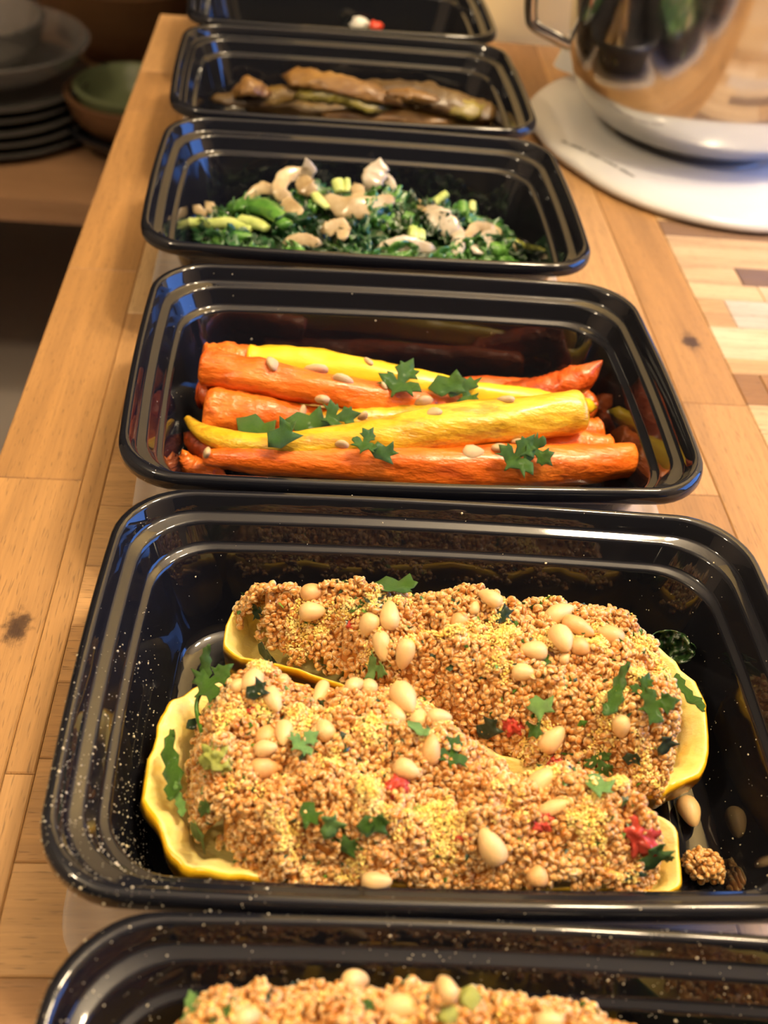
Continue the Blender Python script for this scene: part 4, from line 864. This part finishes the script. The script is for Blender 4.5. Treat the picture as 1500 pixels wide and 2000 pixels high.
e = Vector((-.973, .231, 0)); V, F = sweep([tuple(e * .0985 + Vector((0, 0, .0440))), tuple(e * .112 + Vector((0, 0, .0490))), tuple(e * .1265 + Vector((0, 0, .0540))), tuple(e * .1305 + Vector((0, 0, .0600))), tuple(e * .1330 + Vector((0, 0, .075))), tuple(e * .136 + Vector((0, 0, .11))), tuple(e * .134 + Vector((0, 0, .132))), tuple(e * .108 + Vector((0, 0, .146)))], [.0042, .0044, .0044, .0044, .0046, .0046, .0044, .004], 48, 12, .45, .0, 1, True, True, (.23, .97, 0))
obj('handle', mesh('handle', V, F, M['steel']), bowl)

# ------------------------------------------------------------------ shelf with dishes beyond the table
SZ = -.300
shelf = empty('wooden_shelf', TW(-.5, 1.45, SZ), TYAW); tag(shelf, 'low brown wooden shelf holding dishes beyond the table', 'shelf')
obj('shelf_board', mesh('board', *box(-.60, .57, -.29, .42, -.030, 0), M['shelf_wood'], smooth=False), shelf)
for x in (-.58, .53): obj('upright', mesh('upright', *box(x, x + .03, -.10, .40, -.45, -.030), M['shelf_wood'], smooth=False), shelf)
def plate(r, z): return lathe([(r * .55, z), (r * .58, z), (r * .72, z + .004), (r, z + .013), (r * 1.002, z + .0145), (r * .985, z + .0155), (r * .70, z + .0075), (r * .5, z + .005), (0, z + .005)], 56)
PL = TW(-.285, 1.36, SZ)
for i in range(5):
    r = .135 - .003 * (i % 2) - .002 * i; o = obj('plate', mesh('plate', *plate(r, 0), M['dish_glass_grey'], True, 50), loc=PL + Vector((.003 * math.sin(i * 2.1), .003 * math.cos(i * 1.7), i * .0135)))
    tag(o, '%s plate of the grey stack on the shelf' % ('lowest', 'second lowest', 'middle', 'second highest', 'topmost')[i], 'plate', 'stack of grey plates on the shelf')
def bowl_mesh(r, h, th=.008): return lathe([(r * .35, 0), (r * .45, 0), (r * .72, h * .22), (r * .92, h * .6), (r, h), (r - th * .5, h + .002), (r - th, h), (r * .90 - th, h * .6), (r * .70 - th, h * .25), (r * .4, th), (0, th)], 48)
o = obj('glass_bowl', mesh('glass_bowl', *bowl_mesh(.128, .044, .005), M['glass'], True, 60), loc=PL + Vector((.004, .006, .0700))); tag(o, 'wide smoky glass bowl on top of the plate stack', 'bowl')
o = obj('glass_bowl', mesh('glass_bowl', *bowl_mesh(.088, .060, .005), M['glass'], True, 60), loc=PL + Vector((-.010, .010, .0765))); tag(o, 'smaller glass bowl nested in the wide glass bowl', 'bowl')
p = TW(-.095, 1.335, SZ)
o = obj('black_dish', mesh('dish', *bowl_mesh(.090, .030), M['black_glaze'], True, 60), loc=p); tag(o, 'dark dish at the bottom under the wooden bowl and green bowl', 'dish')
o = obj('wooden_bowl', mesh('bowl', *bowl_mesh(.088, .060), M['bowl_wood'], True, 60), loc=p + Vector((0, 0, .0095))); tag(o, 'brown wooden bowl holding the green bowl', 'bowl')
o = obj('green_bowl', mesh('bowl', *bowl_mesh(.076, .048), M['green_glaze'], True, 60), loc=p + Vector((0, 0, .0300))); tag(o, 'mottled green bowl nested in the wooden bowl', 'bowl')
p = TW(-.155, 1.66, SZ)
o = obj('wooden_bowl', mesh('bowl', *bowl_mesh(.130, .115), M['bowl_wood'], True, 60), loc=p); tag(o, 'large dark wooden bowl at the back of the shelf', 'bowl')
V, F = blob(.085, .07, .055, 4, .3); o = obj('bread_loaf', mesh('loaf', V, F, M['bowl_wood'], True), loc=p + Vector((0, 0, .095))); tag(o, 'round brown loaf heaped in the large wooden bowl', 'bread')
for i, (u, t) in enumerate(((-.385, 1.70), (-.475, 1.64))):
    o = obj('wine_glass', mesh('glass', *lathe([(.034, 0), (.035, .002), (.006, .006), (.004, .012), (.004, .085), (.008, .092), (.028, .108), (.038, .135), (.037, .165), (.031, .195), (.0302, .195), (.036, .165), (.037, .135), (.027, .110), (.006, .096), (0, .095)], 36), M['glass'], True, 60), loc=TW(u, t, SZ))
    tag(o, ('stemmed glass behind the plate stack, nearer the wooden bowl', 'stemmed glass behind the plate stack at the picture edge')[i], 'glass', 'stemmed glasses on the shelf')
